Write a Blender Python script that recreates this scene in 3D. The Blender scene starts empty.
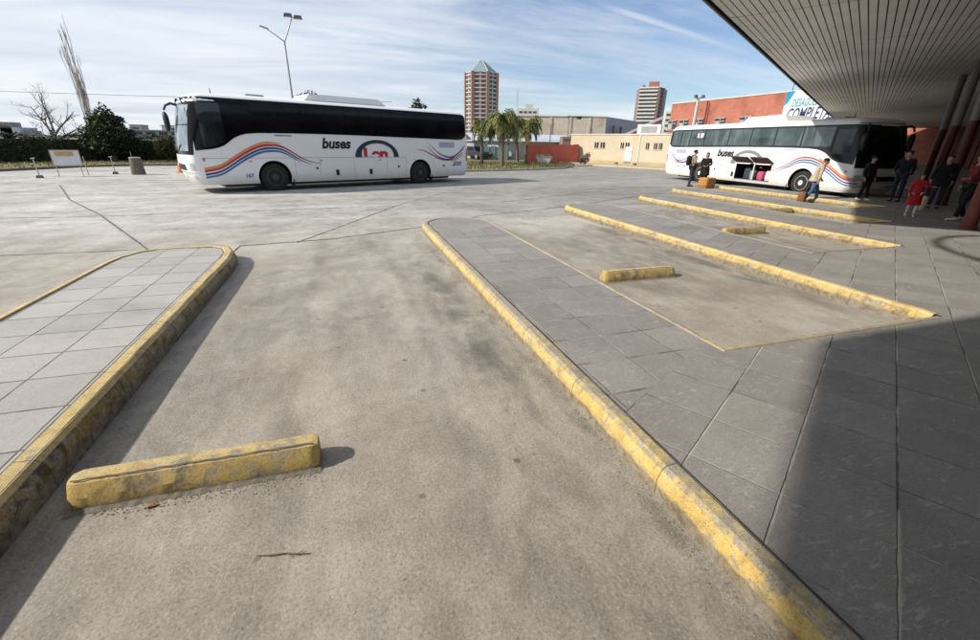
import bpy, bmesh, math, random
from mathutils import Vector, Matrix
from mathutils.geometry import tessellate_polygon
random.seed(7)
R = math.radians
sc = bpy.context.scene
COL = sc.collection

# ------------------------------------------------------------------ helpers
def link(name, me, parent=None):
    o = bpy.data.objects.new(name, me)
    COL.objects.link(o)
    if parent is not None:
        o.parent = parent
    return o

def tag(o, label=None, cat=None, group=None, kind=None):
    if label: o['label'] = label
    if cat: o['category'] = cat
    if group: o['group'] = group
    if kind: o['kind'] = kind
    return o

def thing(name, label, cat, loc=(0, 0, 0), rz=0, group=None):
    o = bpy.data.objects.new(name, None)
    COL.objects.link(o)
    o.empty_display_size = .2
    o.location = loc
    o.rotation_euler = (0, 0, rz)
    return tag(o, label, cat, group)

def copy_tree(o, parent=None):
    c = o.copy()
    COL.objects.link(c)
    if parent is not None:
        c.parent = parent
    for ch in list(o.children):
        copy_tree(ch, c)
    return c

class MB:
    def __init__(s):
        s.v = []; s.f = []; s.m = []
    def add(s, vs, fs, m=0):
        b = len(s.v)
        s.v += [tuple(v) for v in vs]
        s.f += [tuple(i + b for i in f) for f in fs]
        s.m += [m] * len(fs)
        return s
    def box(s, c, d, rz=0, m=0, taper=1.0):
        x, y, z = [q / 2 for q in d]
        ca, sa = math.cos(rz), math.sin(rz)
        vs = []
        for k in (-1, 1):
            t = taper if k > 0 else 1
            for i, j in ((-1, -1), (1, -1), (1, 1), (-1, 1)):
                px, py = i * x * t, j * y * t
                vs.append((c[0] + px * ca - py * sa, c[1] + px * sa + py * ca, c[2] + k * z))
        return s.add(vs, [(3, 2, 1, 0), (4, 5, 6, 7), (0, 1, 5, 4), (1, 2, 6, 5), (2, 3, 7, 6), (3, 0, 4, 7)], m)
    def tube(s, pts, rs, n=8, m=0, cap=True):
        pts = [Vector(p) for p in pts]
        if not isinstance(rs, (list, tuple)): rs = [rs] * len(pts)
        vs = []; fs = []
        ref = None
        for i, p in enumerate(pts):
            d = (pts[min(i + 1, len(pts) - 1)] - pts[max(i - 1, 0)])
            if d.length < 1e-7: d = Vector((0, 0, 1))
            d.normalize()
            if ref is None:
                ref = Vector((1, 0, 0)) if abs(d.x) < .8 else Vector((0, 1, 0))
            a = (ref - d * ref.dot(d)).normalized(); ref = a
            b = d.cross(a)
            for k in range(n):
                t = 2 * math.pi * k / n
                vs.append(p + (a * math.cos(t) + b * math.sin(t)) * rs[i])
        for i in range(len(pts) - 1):
            for k in range(n):
                k2 = (k + 1) % n
                fs.append((i * n + k, i * n + k2, (i + 1) * n + k2, (i + 1) * n + k))
        if cap:
            fs.append(tuple(range(n - 1, -1, -1)))
            fs.append(tuple(range((len(pts) - 1) * n, len(pts) * n)))
        return s.add(vs, fs, m)
    def lathe(s, prof, n=24, c=(0, 0, 0), m=0, axis='z'):
        vs = []; fs = []
        for r, z in prof:
            for k in range(n):
                t = 2 * math.pi * k / n
                if axis == 'z': vs.append((c[0] + r * math.cos(t), c[1] + r * math.sin(t), c[2] + z))
                else: vs.append((c[0] + r * math.cos(t), c[1] + z, c[2] + r * math.sin(t)))
        for i in range(len(prof) - 1):
            for k in range(n):
                k2 = (k + 1) % n
                fs.append((i * n + k, i * n + k2, (i + 1) * n + k2, (i + 1) * n + k))
        fs.append(tuple(range(n - 1, -1, -1)))
        fs.append(tuple(range((len(prof) - 1) * n, len(prof) * n)))
        return s.add(vs, fs, m)
    def prism(s, poly, z0, z1, m=0):
        n = len(poly)
        vs = [(p[0], p[1], z0) for p in poly] + [(p[0], p[1], z1) for p in poly]
        fs = [tuple(range(n - 1, -1, -1)), tuple(range(n, 2 * n))]
        for i in range(n):
            j = (i + 1) % n
            fs.append((i, j, n + j, n + i))
        return s.add(vs, fs, m)
    def quad(s, a, b, c, d, m=0):
        return s.add([a, b, c, d], [(0, 1, 2, 3)], m)
    def wallbox(s, p0, p1, z0, z1, th, m=0, off=0):
        """box along the segment p0-p1, its thickness to the left of the direction"""
        d = Vector((p1[0] - p0[0], p1[1] - p0[1])); n = Vector((-d.y, d.x)).normalized()
        a = Vector(p0) + n * off; b = Vector(p1) + n * off
        c = b + n * th; e = a + n * th
        return s.prism([a, b, c, e], z0, z1, m)
    def build(s, name, mats, parent=None, smooth=None, fix=True):
        me = bpy.data.meshes.new(name)
        me.from_pydata(s.v, [], s.f)
        if not isinstance(mats, (list, tuple)): mats = [mats]
        for q in mats: me.materials.append(q)
        me.polygons.foreach_set('material_index', s.m)
        if fix:
            bm = bmesh.new(); bm.from_mesh(me)
            bmesh.ops.recalc_face_normals(bm, faces=bm.faces)
            bm.to_mesh(me); bm.free()
        if smooth is not None:
            me.polygons.foreach_set('use_smooth', [True] * len(me.polygons))
            me.set_sharp_from_angle(angle=R(smooth))
        me.update()
        return link(name, me, parent)

# ------------------------------------------------------------------ materials
class NT:
    """small node-tree writer"""
    def __init__(s, name):
        s.mat = bpy.data.materials.new(name); s.mat.use_nodes = True
        s.nt = s.mat.node_tree; s.N = s.nt.nodes; s.L = s.nt.links
        s.bsdf = s.N['Principled BSDF']
    def node(s, t, **kw):
        n = s.N.new(t)
        for k, v in kw.items():
            setattr(n, k, v)
        return n
    def put(s, sock, v):
        if hasattr(v, 'links'): s.L.new(v, sock)
        elif v is not None:
            if isinstance(v, (tuple, list)) and len(v) == 3 and len(sock.default_value) == 4: v = (*v, 1)
            sock.default_value = v
    def math(s, op, a, b=None, c=None, clamp=False):
        n = s.node('ShaderNodeMath', operation=op); n.use_clamp = clamp
        s.put(n.inputs[0], a); s.put(n.inputs[1], b) if b is not None else 0
        if c is not None: s.put(n.inputs[2], c)
        return n.outputs[0]
    def coord(s, kind='Object'):
        return s.node('ShaderNodeTexCoord').outputs[kind]
    def mapping(s, vec, scale=(1, 1, 1), rot=(0, 0, 0), loc=(0, 0, 0)):
        n = s.node('ShaderNodeMapping'); s.L.new(vec, n.inputs[0])
        n.inputs['Scale'].default_value = scale; n.inputs['Rotation'].default_value = rot; n.inputs['Location'].default_value = loc
        return n.outputs[0]
    def noise(s, vec, scale, detail=4, rough=.6, dist=0):
        n = s.node('ShaderNodeTexNoise'); s.L.new(vec, n.inputs['Vector'])
        n.inputs['Scale'].default_value = scale; n.inputs['Detail'].default_value = detail
        n.inputs['Roughness'].default_value = rough; n.inputs['Distortion'].default_value = dist
        return n.outputs[0]
    def voro(s, vec, scale, feature='F1', out='Distance', rand=1):
        n = s.node('ShaderNodeTexVoronoi', feature=feature); s.L.new(vec, n.inputs['Vector'])
        n.inputs['Scale'].default_value = scale; n.inputs['Randomness'].default_value = rand
        return n.outputs[out]
    def ramp(s, fac, stops):
        n = s.node('ShaderNodeValToRGB'); s.L.new(fac, n.inputs[0])
        e = n.color_ramp.elements
        while len(e) < len(stops): e.new(.5)
        for i, (p, c) in enumerate(stops):
            e[i].position = p
            e[i].color = (c, c, c, 1) if isinstance(c, (int, float)) else (*c, 1)
        return n.outputs[0]
    def smooth(s, v, a, b):
        n = s.node('ShaderNodeMapRange', interpolation_type='SMOOTHSTEP')
        s.put(n.inputs[0], v); n.inputs[1].default_value = a; n.inputs[2].default_value = b
        return n.outputs[0]
    def mix(s, fac, a, b, mode='MIX'):
        n = s.node('ShaderNodeMix', data_type='RGBA', blend_type=mode)
        s.put(n.inputs[0], fac); s.put(n.inputs[6], a); s.put(n.inputs[7], b)
        return n.outputs[2]
    def sep(s, vec):
        n = s.node('ShaderNodeSeparateXYZ'); s.L.new(vec, n.inputs[0]); return n.outputs
    def bump(s, h, strength=.3, dist=.01):
        n = s.node('ShaderNodeBump'); s.L.new(h, n.inputs['Height'])
        n.inputs['Strength'].default_value = strength; n.inputs['Distance'].default_value = dist
        s.L.new(n.outputs[0], s.bsdf.inputs['Normal'])
    def fin(s, col=None, rough=.8, metal=0, spec=None, ior=None):
        s.put(s.bsdf.inputs['Base Color'], col)
        s.put(s.bsdf.inputs['Roughness'], rough)
        s.put(s.bsdf.inputs['Metallic'], metal)
        if spec is not None: s.bsdf.inputs['Specular IOR Level'].default_value = spec
        if ior is not None: s.bsdf.inputs['IOR'].default_value = ior
        return s.mat

def pm(name, col, rough=.7, var=.25, scale=6, metal=0, bump=0, spec=None, ior=None, detail=5):
    """painted / plain surface: base colour with noise wear"""
    t = NT(name); c = t.coord()
    n = t.noise(c, scale, detail)
    n2 = t.noise(c, scale * 7, 3)
    f = t.math('ADD', t.math('MULTIPLY', n, .7), t.math('MULTIPLY', n2, .3))
    lo = tuple(q * (1 - var) for q in col); hi = tuple(min(1, q * (1 + var * .7)) for q in col)
    cc = t.ramp(f, [(.3, lo), (.7, hi)])
    if bump: t.bump(n2, bump, .01)
    return t.fin(cc, rough, metal, spec, ior)

def road_mat():
    t = NT('road_concrete'); c = t.coord()
    x, y, z = t.sep(c)
    big = t.noise(c, .22, 5, .6, .4)
    mid = t.noise(c, 1.3, 6, .65, .5)
    fine = t.noise(c, 28, 4, .7)
    grit = t.noise(c, 60, 5, .80)
    lane = t.noise(t.mapping(c, (2.2, .16, 1)), 1.0, 5, .6)       # streaks along the bays
    cross = t.noise(t.mapping(c, (.10, 1.1, 1), (0, 0, R(-18))), 1.0, 5, .62, .3)  # tyre streaks on the open yard
    near = t.smooth(y, 13, 7)                                        # 1 in bay area
    streak = t.mix(near, cross, lane)
    f = t.math('ADD', t.math('MULTIPLY', big, .30), t.math('MULTIPLY', mid, .28))
    f = t.math('ADD', f, t.math('MULTIPLY', t.math('MULTIPLY', streak, 1), .26))
    f = t.math('ADD', f, t.math('MULTIPLY', fine, .10))
    sm = t.noise(c, 6.5, 7, .78, .8)
    f = t.math('ADD', t.math('MULTIPLY', f, .80), t.math('MULTIPLY', sm, .22))
    colN = t.ramp(f, [(.385, (.238, .214, .182)), (.465, (.345, .313, .268)), (.525, (.425, .388, .336)), (.60, (.54, .497, .437))])
    colF = t.ramp(f, [(.385, (.19, .183, .171)), (.46, (.37, .356, .332)), (.525, (.52, .502, .472)), (.60, (.70, .68, .645))])
    col = t.mix(near, colF, colN)
    # brownish patches
    br = t.smooth(t.noise(c, .55, 4, .55, .6), .50, .66)
    col = t.mix(t.math('MULTIPLY', br, t.math('MULTIPLY', near, .45)), col, (.25, .195, .145))
    # sharper edged damp and repaired patches
    pn = t.noise(c, .9, 5, .62, 1.0)
    col = t.mix(t.math('MULTIPLY', t.smooth(pn, .545, .60), .22), col, (.15, .138, .12))
    pn2 = t.noise(t.mapping(c, (1, 1, 1), (0, 0, 1.0), (7, 3, 0)), .8, 5, .62, .9)
    col = t.mix(t.math('MULTIPLY', t.smooth(pn2, .54, .61), .26), col, (.50, .47, .42))
    # oil / tyre staining along the bays : gaussian strips in x times noise
    def strip(x0, w, amt, y0=-50, y1=50, yw=1.2):
        d = t.math('DIVIDE', t.math('SUBTRACT', x, x0), w)
        g = t.math('EXPONENT', t.math('MULTIPLY', t.math('MULTIPLY', d, d), -1))
        a = t.smooth(y, y0 - yw, y0 + yw); b = t.smooth(y, y1 + yw, y1 - yw)
        return t.math('MULTIPLY', t.math('MULTIPLY', g, amt), t.math('MULTIPLY', a, b))
    st = strip(1.10, .32, .9, 1.6, 7.5, 2.0)
    for a in ((.75, .5, .5, .2, 2.6), (.1, .7, .35, 3.5, 9.5), (4.5, .9, .6, 4.0, 8.5), (5.75, .3, .9, 3.4, 9.8), (8.8, .8, .7, 6, 12), (9.7, .25, .7, 6, 12),
              (-1.2, .35, .4, -1, 7), (.75, .75, .55, -1, 1.6), (-.55, .16, .45, -2, 9), (.62, .14, .5, -2, 9), (1.43, .10, .8, -4, 9), (-1.62, .08, .8, -4, 7), (12.6, .5, .7, 8, 14), (-.7, .35, .3, 4, 7)):
        st = t.math('MAXIMUM', st, strip(*a))
    sn = t.smooth(t.noise(t.mapping(c, (1.6, .7, 1)), 1.9, 5, .66, .5), .34, .66)
    st = t.math('MULTIPLY', st, sn)
    col = t.mix(t.math('MULTIPLY', st, .80), col, (.070, .064, .056))
    # pale scuffs in bay and dust
    pale = t.smooth(t.noise(t.mapping(c, (1, .45, 1), (0, 0, .4)), 2.4, 8, .75, .6), .60, .72)
    col = t.mix(t.math('MULTIPLY', pale, .4), col, (.46, .43, .38))
    # the dark worn apron of the open yard, right half
    ap = t.math('MULTIPLY', t.smooth(x, -6, 9), t.smooth(y, 9.5, 14))
    col = t.mix(t.math('MULTIPLY', ap, .50), col, (.115, .11, .105))
    # dark droplets / gum spots
    v = t.voro(c, 3.1); vm = t.noise(c, 2.3, 2)
    spot = t.math('MULTIPLY', t.smooth(t.math('ADD', v, t.math('MULTIPLY', fine, .06)), .115, .085), t.smooth(vm, .43, .49))
    v2 = t.voro(c, 11.0)
    spot2 = t.math('MULTIPLY', t.smooth(v2, .10, .05), t.smooth(t.noise(c, 1.1, 2), .52, .6))
    col = t.mix(t.math('MULTIPLY', t.math('MAXIMUM', spot, spot2), .62), col, (.075, .072, .062))
    gcol = t.mix(t.math('MULTIPLY', t.smooth(grit, .51, .66), .34), col, (.62, .58, .51))
    gcol = t.mix(t.math('MULTIPLY', t.smooth(grit, .49, .36), .48), gcol, (.10, .092, .08))
    pit = t.smooth(t.voro(c, 38), .16, .06)
    gcol = t.mix(t.math('MULTIPLY', t.math('MULTIPLY', pit, t.smooth(fine, .46, .6)), .5), gcol, (.09, .082, .07))
    h = t.math('ADD', t.math('MULTIPLY', fine, .7), t.math('MULTIPLY', grit, .5))
    t.bump(h, .9, .008)
    ro = t.math('ADD', .68, t.math('MULTIPLY', fine, .25))
    return t.fin(gcol, ro, 0, .35)

def tile_mat(name, ang, p0, size, base, var, groove_w, groove_col, slate=1.0, split_y=None, size2=None, streaks=True):
    """square paving slabs: grid turned by ang, grooves drawn at the joints, slabs a little different from each other"""
    t = NT(name); c = t.coord()
    x, y, z = t.sep(c)
    def grid(ang, p0, size):
        ca, sa = math.cos(ang), math.sin(ang)
        u = t.math('DIVIDE', t.math('SUBTRACT', t.math('ADD', t.math('MULTIPLY', x, ca), t.math('MULTIPLY', y, sa)), p0[0]), size[0])
        v = t.math('DIVIDE', t.math('SUBTRACT', t.math('ADD', t.math('MULTIPLY', x, -sa), t.math('MULTIPLY', y, ca)), p0[1]), size[1])
        du = t.math('MULTIPLY', t.math('ABSOLUTE', t.math('SUBTRACT', t.math('FRACT', t.math('ADD', u, .5)), .5)), size[0])
        dv = t.math('MULTIPLY', t.math('ABSOLUTE', t.math('SUBTRACT', t.math('FRACT', t.math('ADD', v, .5)), .5)), size[1])
        cu = t.math('FLOOR', u); cv = t.math('FLOOR', v)
        cb = t.node('ShaderNodeCombineXYZ'); t.L.new(cu, cb.inputs[0]); t.L.new(cv, cb.inputs[1])
        wn = t.node('ShaderNodeTexWhiteNoise', noise_dimensions='2D'); t.L.new(cb.outputs[0], wn.inputs[0])
        return du, dv, wn.outputs[0]
    wob = t.math('MULTIPLY', t.math('SUBTRACT', t.noise(c, 9, 4), .5), .012)
    du, dv, wn = grid(ang, p0, size)
    if split_y is not None:
        du2, dv2, wn2 = grid(0, size2[0], size2[1])
        m = t.math('GREATER_THAN', t.math('SUBTRACT', y, t.math('MULTIPLY', x, split_y[1])), split_y[0])
        m = t.math('MULTIPLY', m, t.math('LESS_THAN', x, split_y[2]))
        du = t.mix(m, du, du2); dv = t.mix(m, dv, dv2); wn = t.mix(m, wn, wn2)
    g1 = t.smooth(t.math('ADD', t.math('ADD', du, 0), wob), groove_w[0], groove_w[0] * .35)
    g2 = t.smooth(t.math('ADD', t.math('ADD', dv, 0), wob), groove_w[1], groove_w[1] * .35)
    gr = t.math('MAXIMUM', t.math('MULTIPLY', g1, .85), g2)
    mid = t.noise(c, 1.1, 6, .62, .4); fine = t.noise(c, 26, 6, .7)
    sl = t.noise(t.mapping(c, (9, 26, 9), (0, 0, R(25))), 1, 5, .72, 1.2)
    f = t.math('ADD', t.math('ADD', t.math('MULTIPLY', mid, .5), t.math('MULTIPLY', fine, .30)), t.math('MULTIPLY', t.math('ADD', t.math('MULTIPLY', wn, .75), .12), .22))
    lo = tuple(q * (1 - var) for q in base); hi = tuple(q * (1 + var) for q in base)
    col = t.ramp(f, [(.30, lo), (.68, hi)])
    if streaks:
        sv = t.math('MULTIPLY', t.smooth(sl, .55, .62), t.smooth(t.noise(c, 3.2, 3), .42, .54))
        col = t.mix(t.math('MULTIPLY', sv, .36), col, tuple(min(1, q * 2.1) for q in base))
        gr2 = t.noise(c, 90, 4, .75)
        col = t.mix(t.math('MULTIPLY', t.smooth(gr2, .52, .68), .30), col, tuple(min(1, q * 1.7) for q in base))
        col = t.mix(t.math('MULTIPLY', t.smooth(gr2, .48, .34), .40), col, tuple(q * .5 for q in base))
    dirt = t.smooth(t.noise(c, .7, 5, .6, .5), .52, .70)
    col = t.mix(t.math('MULTIPLY', dirt, .35), col, tuple(q * .5 for q in base))
    gcol = t.mix(t.smooth(t.noise(c, 2.2, 3), .42, .6), groove_col[0], groove_col[1])
    col = t.mix(gr, col, gcol)
    h = t.math('SUBTRACT', t.math('ADD', t.math('MULTIPLY', sl, .9 * slate), t.math('MULTIPLY', fine, .5)), t.math('MULTIPLY', gr, 1.2))
    t.bump(h, .9, .008)
    return t.fin(col, t.math('ADD', .55, t.math('MULTIPLY', fine, .3)), 0, .4)

def kerb_mat(name, yellow, amount, dirtcol=(.105, .088, .062), dirt=.60, foot=.085):
    """worn yellow paint over rough concrete: chips at several sizes, rubbed and dirty patches, dirty foot"""
    t = NT(name); c = t.coord()
    n = t.noise(c, 13, 9, .74, .6); n2 = t.noise(c, 60, 6, .75); n3 = t.noise(c, 1.6, 4, .6); n4 = t.noise(c, 4.5, 6, .7, .4)
    nn = t.math('ADD', t.math('ADD', t.math('MULTIPLY', n, .55), t.math('MULTIPLY', n2, .25)), t.math('ADD', t.math('MULTIPLY', n4, .20), t.math('MULTIPLY', t.math('SUBTRACT', n3, .5), .32)))
    con = t.ramp(n2, [(.34, (.22, .19, .14)), (.66, (.47, .42, .33))])
    pale = tuple(q * .55 + .20 for q in yellow)
    ycol = t.ramp(t.math('ADD', t.math('MULTIPLY', n2, .5), t.math('MULTIPLY', n4, .5)), [(.34, tuple(q * .62 for q in yellow)), (.50, yellow), (.66, pale)])
    p = t.smooth(nn, amount + .045, amount - .045)
    col = t.mix(p, con, ycol)
    d = t.smooth(t.noise(c, 6.0, 8, .75, .8), .47, .66)
    col = t.mix(t.math('MULTIPLY', d, dirt), col, dirtcol)
    pit = t.smooth(t.voro(c, 70), .22, .08)
    col = t.mix(t.math('MULTIPLY', pit, .45), col, tuple(q * .5 for q in dirtcol))
    z = t.sep(c)[2]
    zz = t.math('ADD', z, t.math('MULTIPLY', t.math('SUBTRACT', n4, .5), .10))
    low = t.smooth(zz, foot, foot - .03)
    col = t.mix(t.math('MULTIPLY', low, .85), col, t.ramp(n, [(.38, (.10, .083, .060)), (.60, (.30, .27, .22))]))
    yj = t.math('ADD', t.sep(c)[1], t.math('MULTIPLY', n2, .012))
    seg = t.math('ABSOLUTE', t.math('SUBTRACT', t.math('FRACT', t.math('DIVIDE', yj, 1.02)), .5))
    seg = t.math('MULTIPLY', t.smooth(seg, .006, .002), .7)
    col = t.mix(seg, col, (.06, .05, .038))
    h = t.math('ADD', t.math('ADD', t.math('MULTIPLY', n2, .7), t.math('MULTIPLY', p, .25)), t.math('MULTIPLY', n, .6))
    h = t.math('SUBTRACT', h, t.math('MULTIPLY', pit, .5))
    t.bump(h, 1.0, .010)
    return t.fin(col, .8, 0, .3)

def brick_mat(name, c1, c2, mortar, scale=1.0, bw=.25, bh=.07):
    t = NT(name); c = t.coord()
    x, y, z = t.sep(c)
    cb = t.node('ShaderNodeCombineXYZ'); t.L.new(t.math('ADD', x, y), cb.inputs[0]); t.L.new(z, cb.inputs[1])
    b = t.node('ShaderNodeTexBrick'); t.L.new(cb.outputs[0], b.inputs['Vector'])
    b.inputs['Color1'].default_value = (*c1, 1); b.inputs['Color2'].default_value = (*c2, 1); b.inputs['Mortar'].default_value = (*mortar, 1)
    b.inputs['Scale'].default_value = scale; b.inputs['Brick Width'].default_value = bw; b.inputs['Row Height'].default_value = bh; b.inputs['Mortar Size'].default_value = .012
    n = t.noise(c, .5, 6, .6)
    st = t.noise(t.mapping(c, (1.5, 1.5, .15)), 1, 5)
    col = t.mix(t.smooth(n, .45, .7), b.outputs[0], tuple(q * .7 for q in c1))
    col = t.mix(t.math('MULTIPLY', t.smooth(st, .55, .75), .4), col, tuple(min(1, q * 1.35) for q in c2))
    return t.fin(col, .85)

def leaf_mat(name, col, var=.35):
    t = NT(name); c = t.coord()
    n = t.noise(c, 2.0, 4); n2 = t.noise(c, 23, 3)
    f = t.math('ADD', t.math('MULTIPLY', n, .55), t.math('MULTIPLY', n2, .45))
    cc = t.ramp(f, [(.32, tuple(q * (1 - var) for q in col)), (.68, tuple(q * (1 + var) for q in col))])
    m = t.fin(cc, .6, 0, .3)
    try: t.bsdf.inputs['Transmission Weight'].default_value = 0
    except Exception: pass
    return m

def glass_mat(name, col, rough=.06, ior=1.7, var=.5, stripes=0):
    t = NT(name); c = t.coord()
    n = t.noise(c, 1.1, 3, .5, .6)
    cc = t.ramp(n, [(.35, tuple(q * (1 - var) for q in col)), (.68, tuple(q * (1 + var) for q in col))])
    if stripes:
        x = t.sep(c)[0]
        n2 = t.noise(t.mapping(c, (2.6, .1, .5)), 1, 2)
        cc = t.mix(t.math('MULTIPLY', t.smooth(n2, .50, .62), .55), cc, stripes)
    wob = t.noise(c, .9, 2)
    t.bump(wob, .06, .05)
    return t.fin(cc, rough, 0, .5, ior)

YEL = (.66, .40, .075)
M = {}
M['road'] = road_mat()
M['concourse'] = tile_mat('slate_paving', math.atan2(.515, .857), (2.33, -.027), (.48, .465), (.262, .248, .230), .26, (.0065, .0085),
                          ((.42, .39, .33), (.12, .11, .095)), 1.0, (1.15, .55, 3.3), ((2.62, 2.75), (.46, .47)))
M['island'] = tile_mat('pale_paving', 0, (-2.80, 4.11), (.445, .475), (.395, .382, .36), .20, (.009, .008), ((.10, .096, .088), (.19, .182, .168)), .6, streaks=False)
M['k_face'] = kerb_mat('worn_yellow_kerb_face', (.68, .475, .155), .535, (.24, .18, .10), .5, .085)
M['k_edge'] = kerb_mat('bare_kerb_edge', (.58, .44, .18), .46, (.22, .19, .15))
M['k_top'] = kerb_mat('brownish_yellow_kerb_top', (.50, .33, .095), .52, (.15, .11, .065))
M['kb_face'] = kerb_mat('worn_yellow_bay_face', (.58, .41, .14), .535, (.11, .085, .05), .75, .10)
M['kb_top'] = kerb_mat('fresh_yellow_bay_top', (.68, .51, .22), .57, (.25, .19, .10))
M['ka_face'] = kerb_mat('dirty_shaded_kerb_face', (.32, .215, .065), .51, (.050, .040, .028), .85, .10)  # dirt, plus the shade of this side darkened into the paint
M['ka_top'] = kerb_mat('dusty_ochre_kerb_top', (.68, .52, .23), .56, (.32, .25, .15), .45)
M['kerb_pale'] = kerb_mat('mostly_bare_kerb', (.50, .40, .21), .46, (.22, .19, .14))
M['kerb_bare'] = pm('bare_paving_edge', (.27, .25, .22), .85, .25, 5, bump=.4)
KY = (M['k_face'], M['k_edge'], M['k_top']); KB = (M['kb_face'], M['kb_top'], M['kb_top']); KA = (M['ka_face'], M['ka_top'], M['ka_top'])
M['stop'] = kerb_mat('wheel_stop_paint', (.60, .43, .14), .545, (.15, .105, .055), .72, .035)
M['stop_top'] = kerb_mat('wheel_stop_top_paint', (.66, .50, .22), .545, (.28, .21, .12), .55, -.05)
M['joint'] = pm('joint_filler', (.045, .042, .038), .9, .4, 8)
M['joint_pale'] = pm('joint_mortar', (.36, .34, .31), .9, .3, 8)
M['earth'] = pm('earth', (.16, .14, .105), .95, .35, .05)
M['grass'] = pm('dry_grass', (.20, .165, .070), .95, .45, .8, bump=.5)
M['grass_green'] = pm('thin_grass', (.155, .145, .060), .95, .5, .9, bump=.5)
def bus_paint():
    t = NT('bus_white_paint'); c = t.coord(); x, y, z = t.sep(c)
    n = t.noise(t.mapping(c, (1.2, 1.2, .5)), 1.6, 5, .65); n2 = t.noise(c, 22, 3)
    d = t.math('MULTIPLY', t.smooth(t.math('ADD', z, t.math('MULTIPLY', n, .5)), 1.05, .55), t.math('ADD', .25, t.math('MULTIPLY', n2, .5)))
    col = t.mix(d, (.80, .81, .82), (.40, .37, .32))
    streak = t.smooth(t.noise(t.mapping(c, (5, 5, .35)), 1, 4), .58, .75)
    col = t.mix(t.math('MULTIPLY', streak, .12), col, (.45, .44, .42))
    t.bump(t.noise(c, .8, 2), .08, .03)
    return t.fin(col, t.math('ADD', .24, t.math('MULTIPLY', d, .5)), 0, .5)
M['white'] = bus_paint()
M['white2'] = pm('white_plastic', (.80, .80, .79), .4, .08, 2)
M['blackglass'] = glass_mat('black_tinted_glass', (.006, .006, .008), .10, 1.33, .3)
M['greyglass'] = glass_mat('grey_green_glass', (.040, .066, .064), .08, 1.95, .5, (.12, .16, .155))
M['screen'] = glass_mat('windscreen_glass', (.19, .24, .27), .05, 2.0, .55)  # pale tone puts the sky's reflection into the glass colour
M['screen_dark'] = glass_mat('shaded_windscreen_glass', (.006, .007, .008), .08, 1.4, .3)
M['cabglass'] = glass_mat('cab_glass', (.018, .022, .025), .06, 1.6, .5)
M['black'] = pm('black_trim', (.012, .012, .013), .5, .2, 5)
M['rubber'] = pm('tyre_rubber', (.018, .017, .016), .85, .25, 9, bump=.3)
M['steel'] = pm('painted_steel_grey', (.36, .37, .38), .45, .15, 4, .3)
M['rim'] = pm('wheel_rim', (.42, .42, .41), .4, .25, 7, .4)
M['rimdark'] = pm('dark_wheel_rim', (.06, .06, .06), .5, .3, 7, .2)
M['chrome'] = pm('bright_metal', (.62, .63, .64), .2, .1, 4, .9)
M['orange'] = pm('stripe_orange', (.72, .27, .11), .4, .12, 2)
M['red'] = pm('stripe_red', (.42, .035, .035), .4, .12, 2)
M['navy'] = pm('stripe_navy', (.022, .035, .17), .4, .12, 2)
M['blue'] = pm('stripe_blue', (.035, .15, .42), .4, .12, 2)
M['ltblue'] = pm('stripe_light_blue', (.10, .33, .60), .4, .12, 2)
M['ink'] = pm('letter_black', (.014, .014, .016), .45, .1, 2)
M['logo_red'] = pm('letter_red', (.50, .020, .030), .4, .1, 2)
M['logo_dark'] = pm('logo_charcoal_blue', (.022, .030, .055), .45, .15, 2)
M['logo_grey'] = pm('logo_grey', (.20, .21, .22), .45, .15, 2)
M['lamp_red'] = pm('red_lens', (.40, .05, .03), .25, .2, 3)
M['lamp_orange'] = pm('orange_lens', (.70, .16, .04), .25, .2, 3)
M['lamp_clear'] = pm('clear_lens', (.55, .57, .58), .12, .2, 3, .4)
M['hold'] = pm('hold_lining', (.020, .018, .017), .9, .3, 3)
M['doorbrown'] = pm('brown_door_lining', (.105, .060, .045), .8, .45, 3)
M['bed'] = pm('mortar', (.25, .225, .185), .95, .45, 30, bump=.9)
M['grey'] = pm('grey_panel', (.33, .34, .35), .5, .2, 2)
M['conc'] = pm('raw_concrete', (.36, .34, .30), .9, .22, 2.5, bump=.3)
M['concd'] = pm('stained_concrete', (.15, .125, .093), .9, .4, 3, bump=.3)

sc.render.engine = 'CYCLES'
cy = sc.cycles
cy.max_bounces = 4; cy.diffuse_bounces = 3; cy.glossy_bounces = 2; cy.transmission_bounces = 2; cy.transparent_max_bounces = 4
cy.use_denoising = True; cy.use_adaptive_sampling = True; cy.adaptive_threshold = .02; cy.caustics_reflective = False; cy.caustics_refractive = False
# ------------------------------------------------------------------ camera, sun and sky
CAMH = 1.85
cx, cy, cz = (.95205, -.09985, .28919), (-.30538, -.36731, .87854), (.0185, -.92472, -.38019)
right = Vector((cx[0], cy[0], cz[0])); down = Vector((cx[1], cy[1], cz[1])); fwd = Vector((cx[2], cy[2], cz[2]))
cam = bpy.data.cameras.new('camera'); camo = bpy.data.objects.new('camera', cam); COL.objects.link(camo)
mw = Matrix((( right.x, -down.x, -fwd.x, 0), (right.y, -down.y, -fwd.y, 0), (right.z, -down.z, -fwd.z, CAMH), (0, 0, 0, 1)))
camo.matrix_world = mw
cam.sensor_width = 36; cam.sensor_fit = 'HORIZONTAL'; cam.lens = 430 / 980 * 36
cam.clip_start = .05; cam.clip_end = 6000
sc.camera = camo

SUNV = Vector((-1.40, .07, 1.0)).normalized()
sun = bpy.data.lights.new('sun', 'SUN'); suno = bpy.data.objects.new('sun', sun); COL.objects.link(suno)
sun.energy = 5.0; sun.angle = R(1.2); sun.color = (1.0, .93, .82)
suno.rotation_euler = (-SUNV).to_track_quat('-Z', 'Y').to_euler()
suno.location = (-20, 2, 20)

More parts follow.
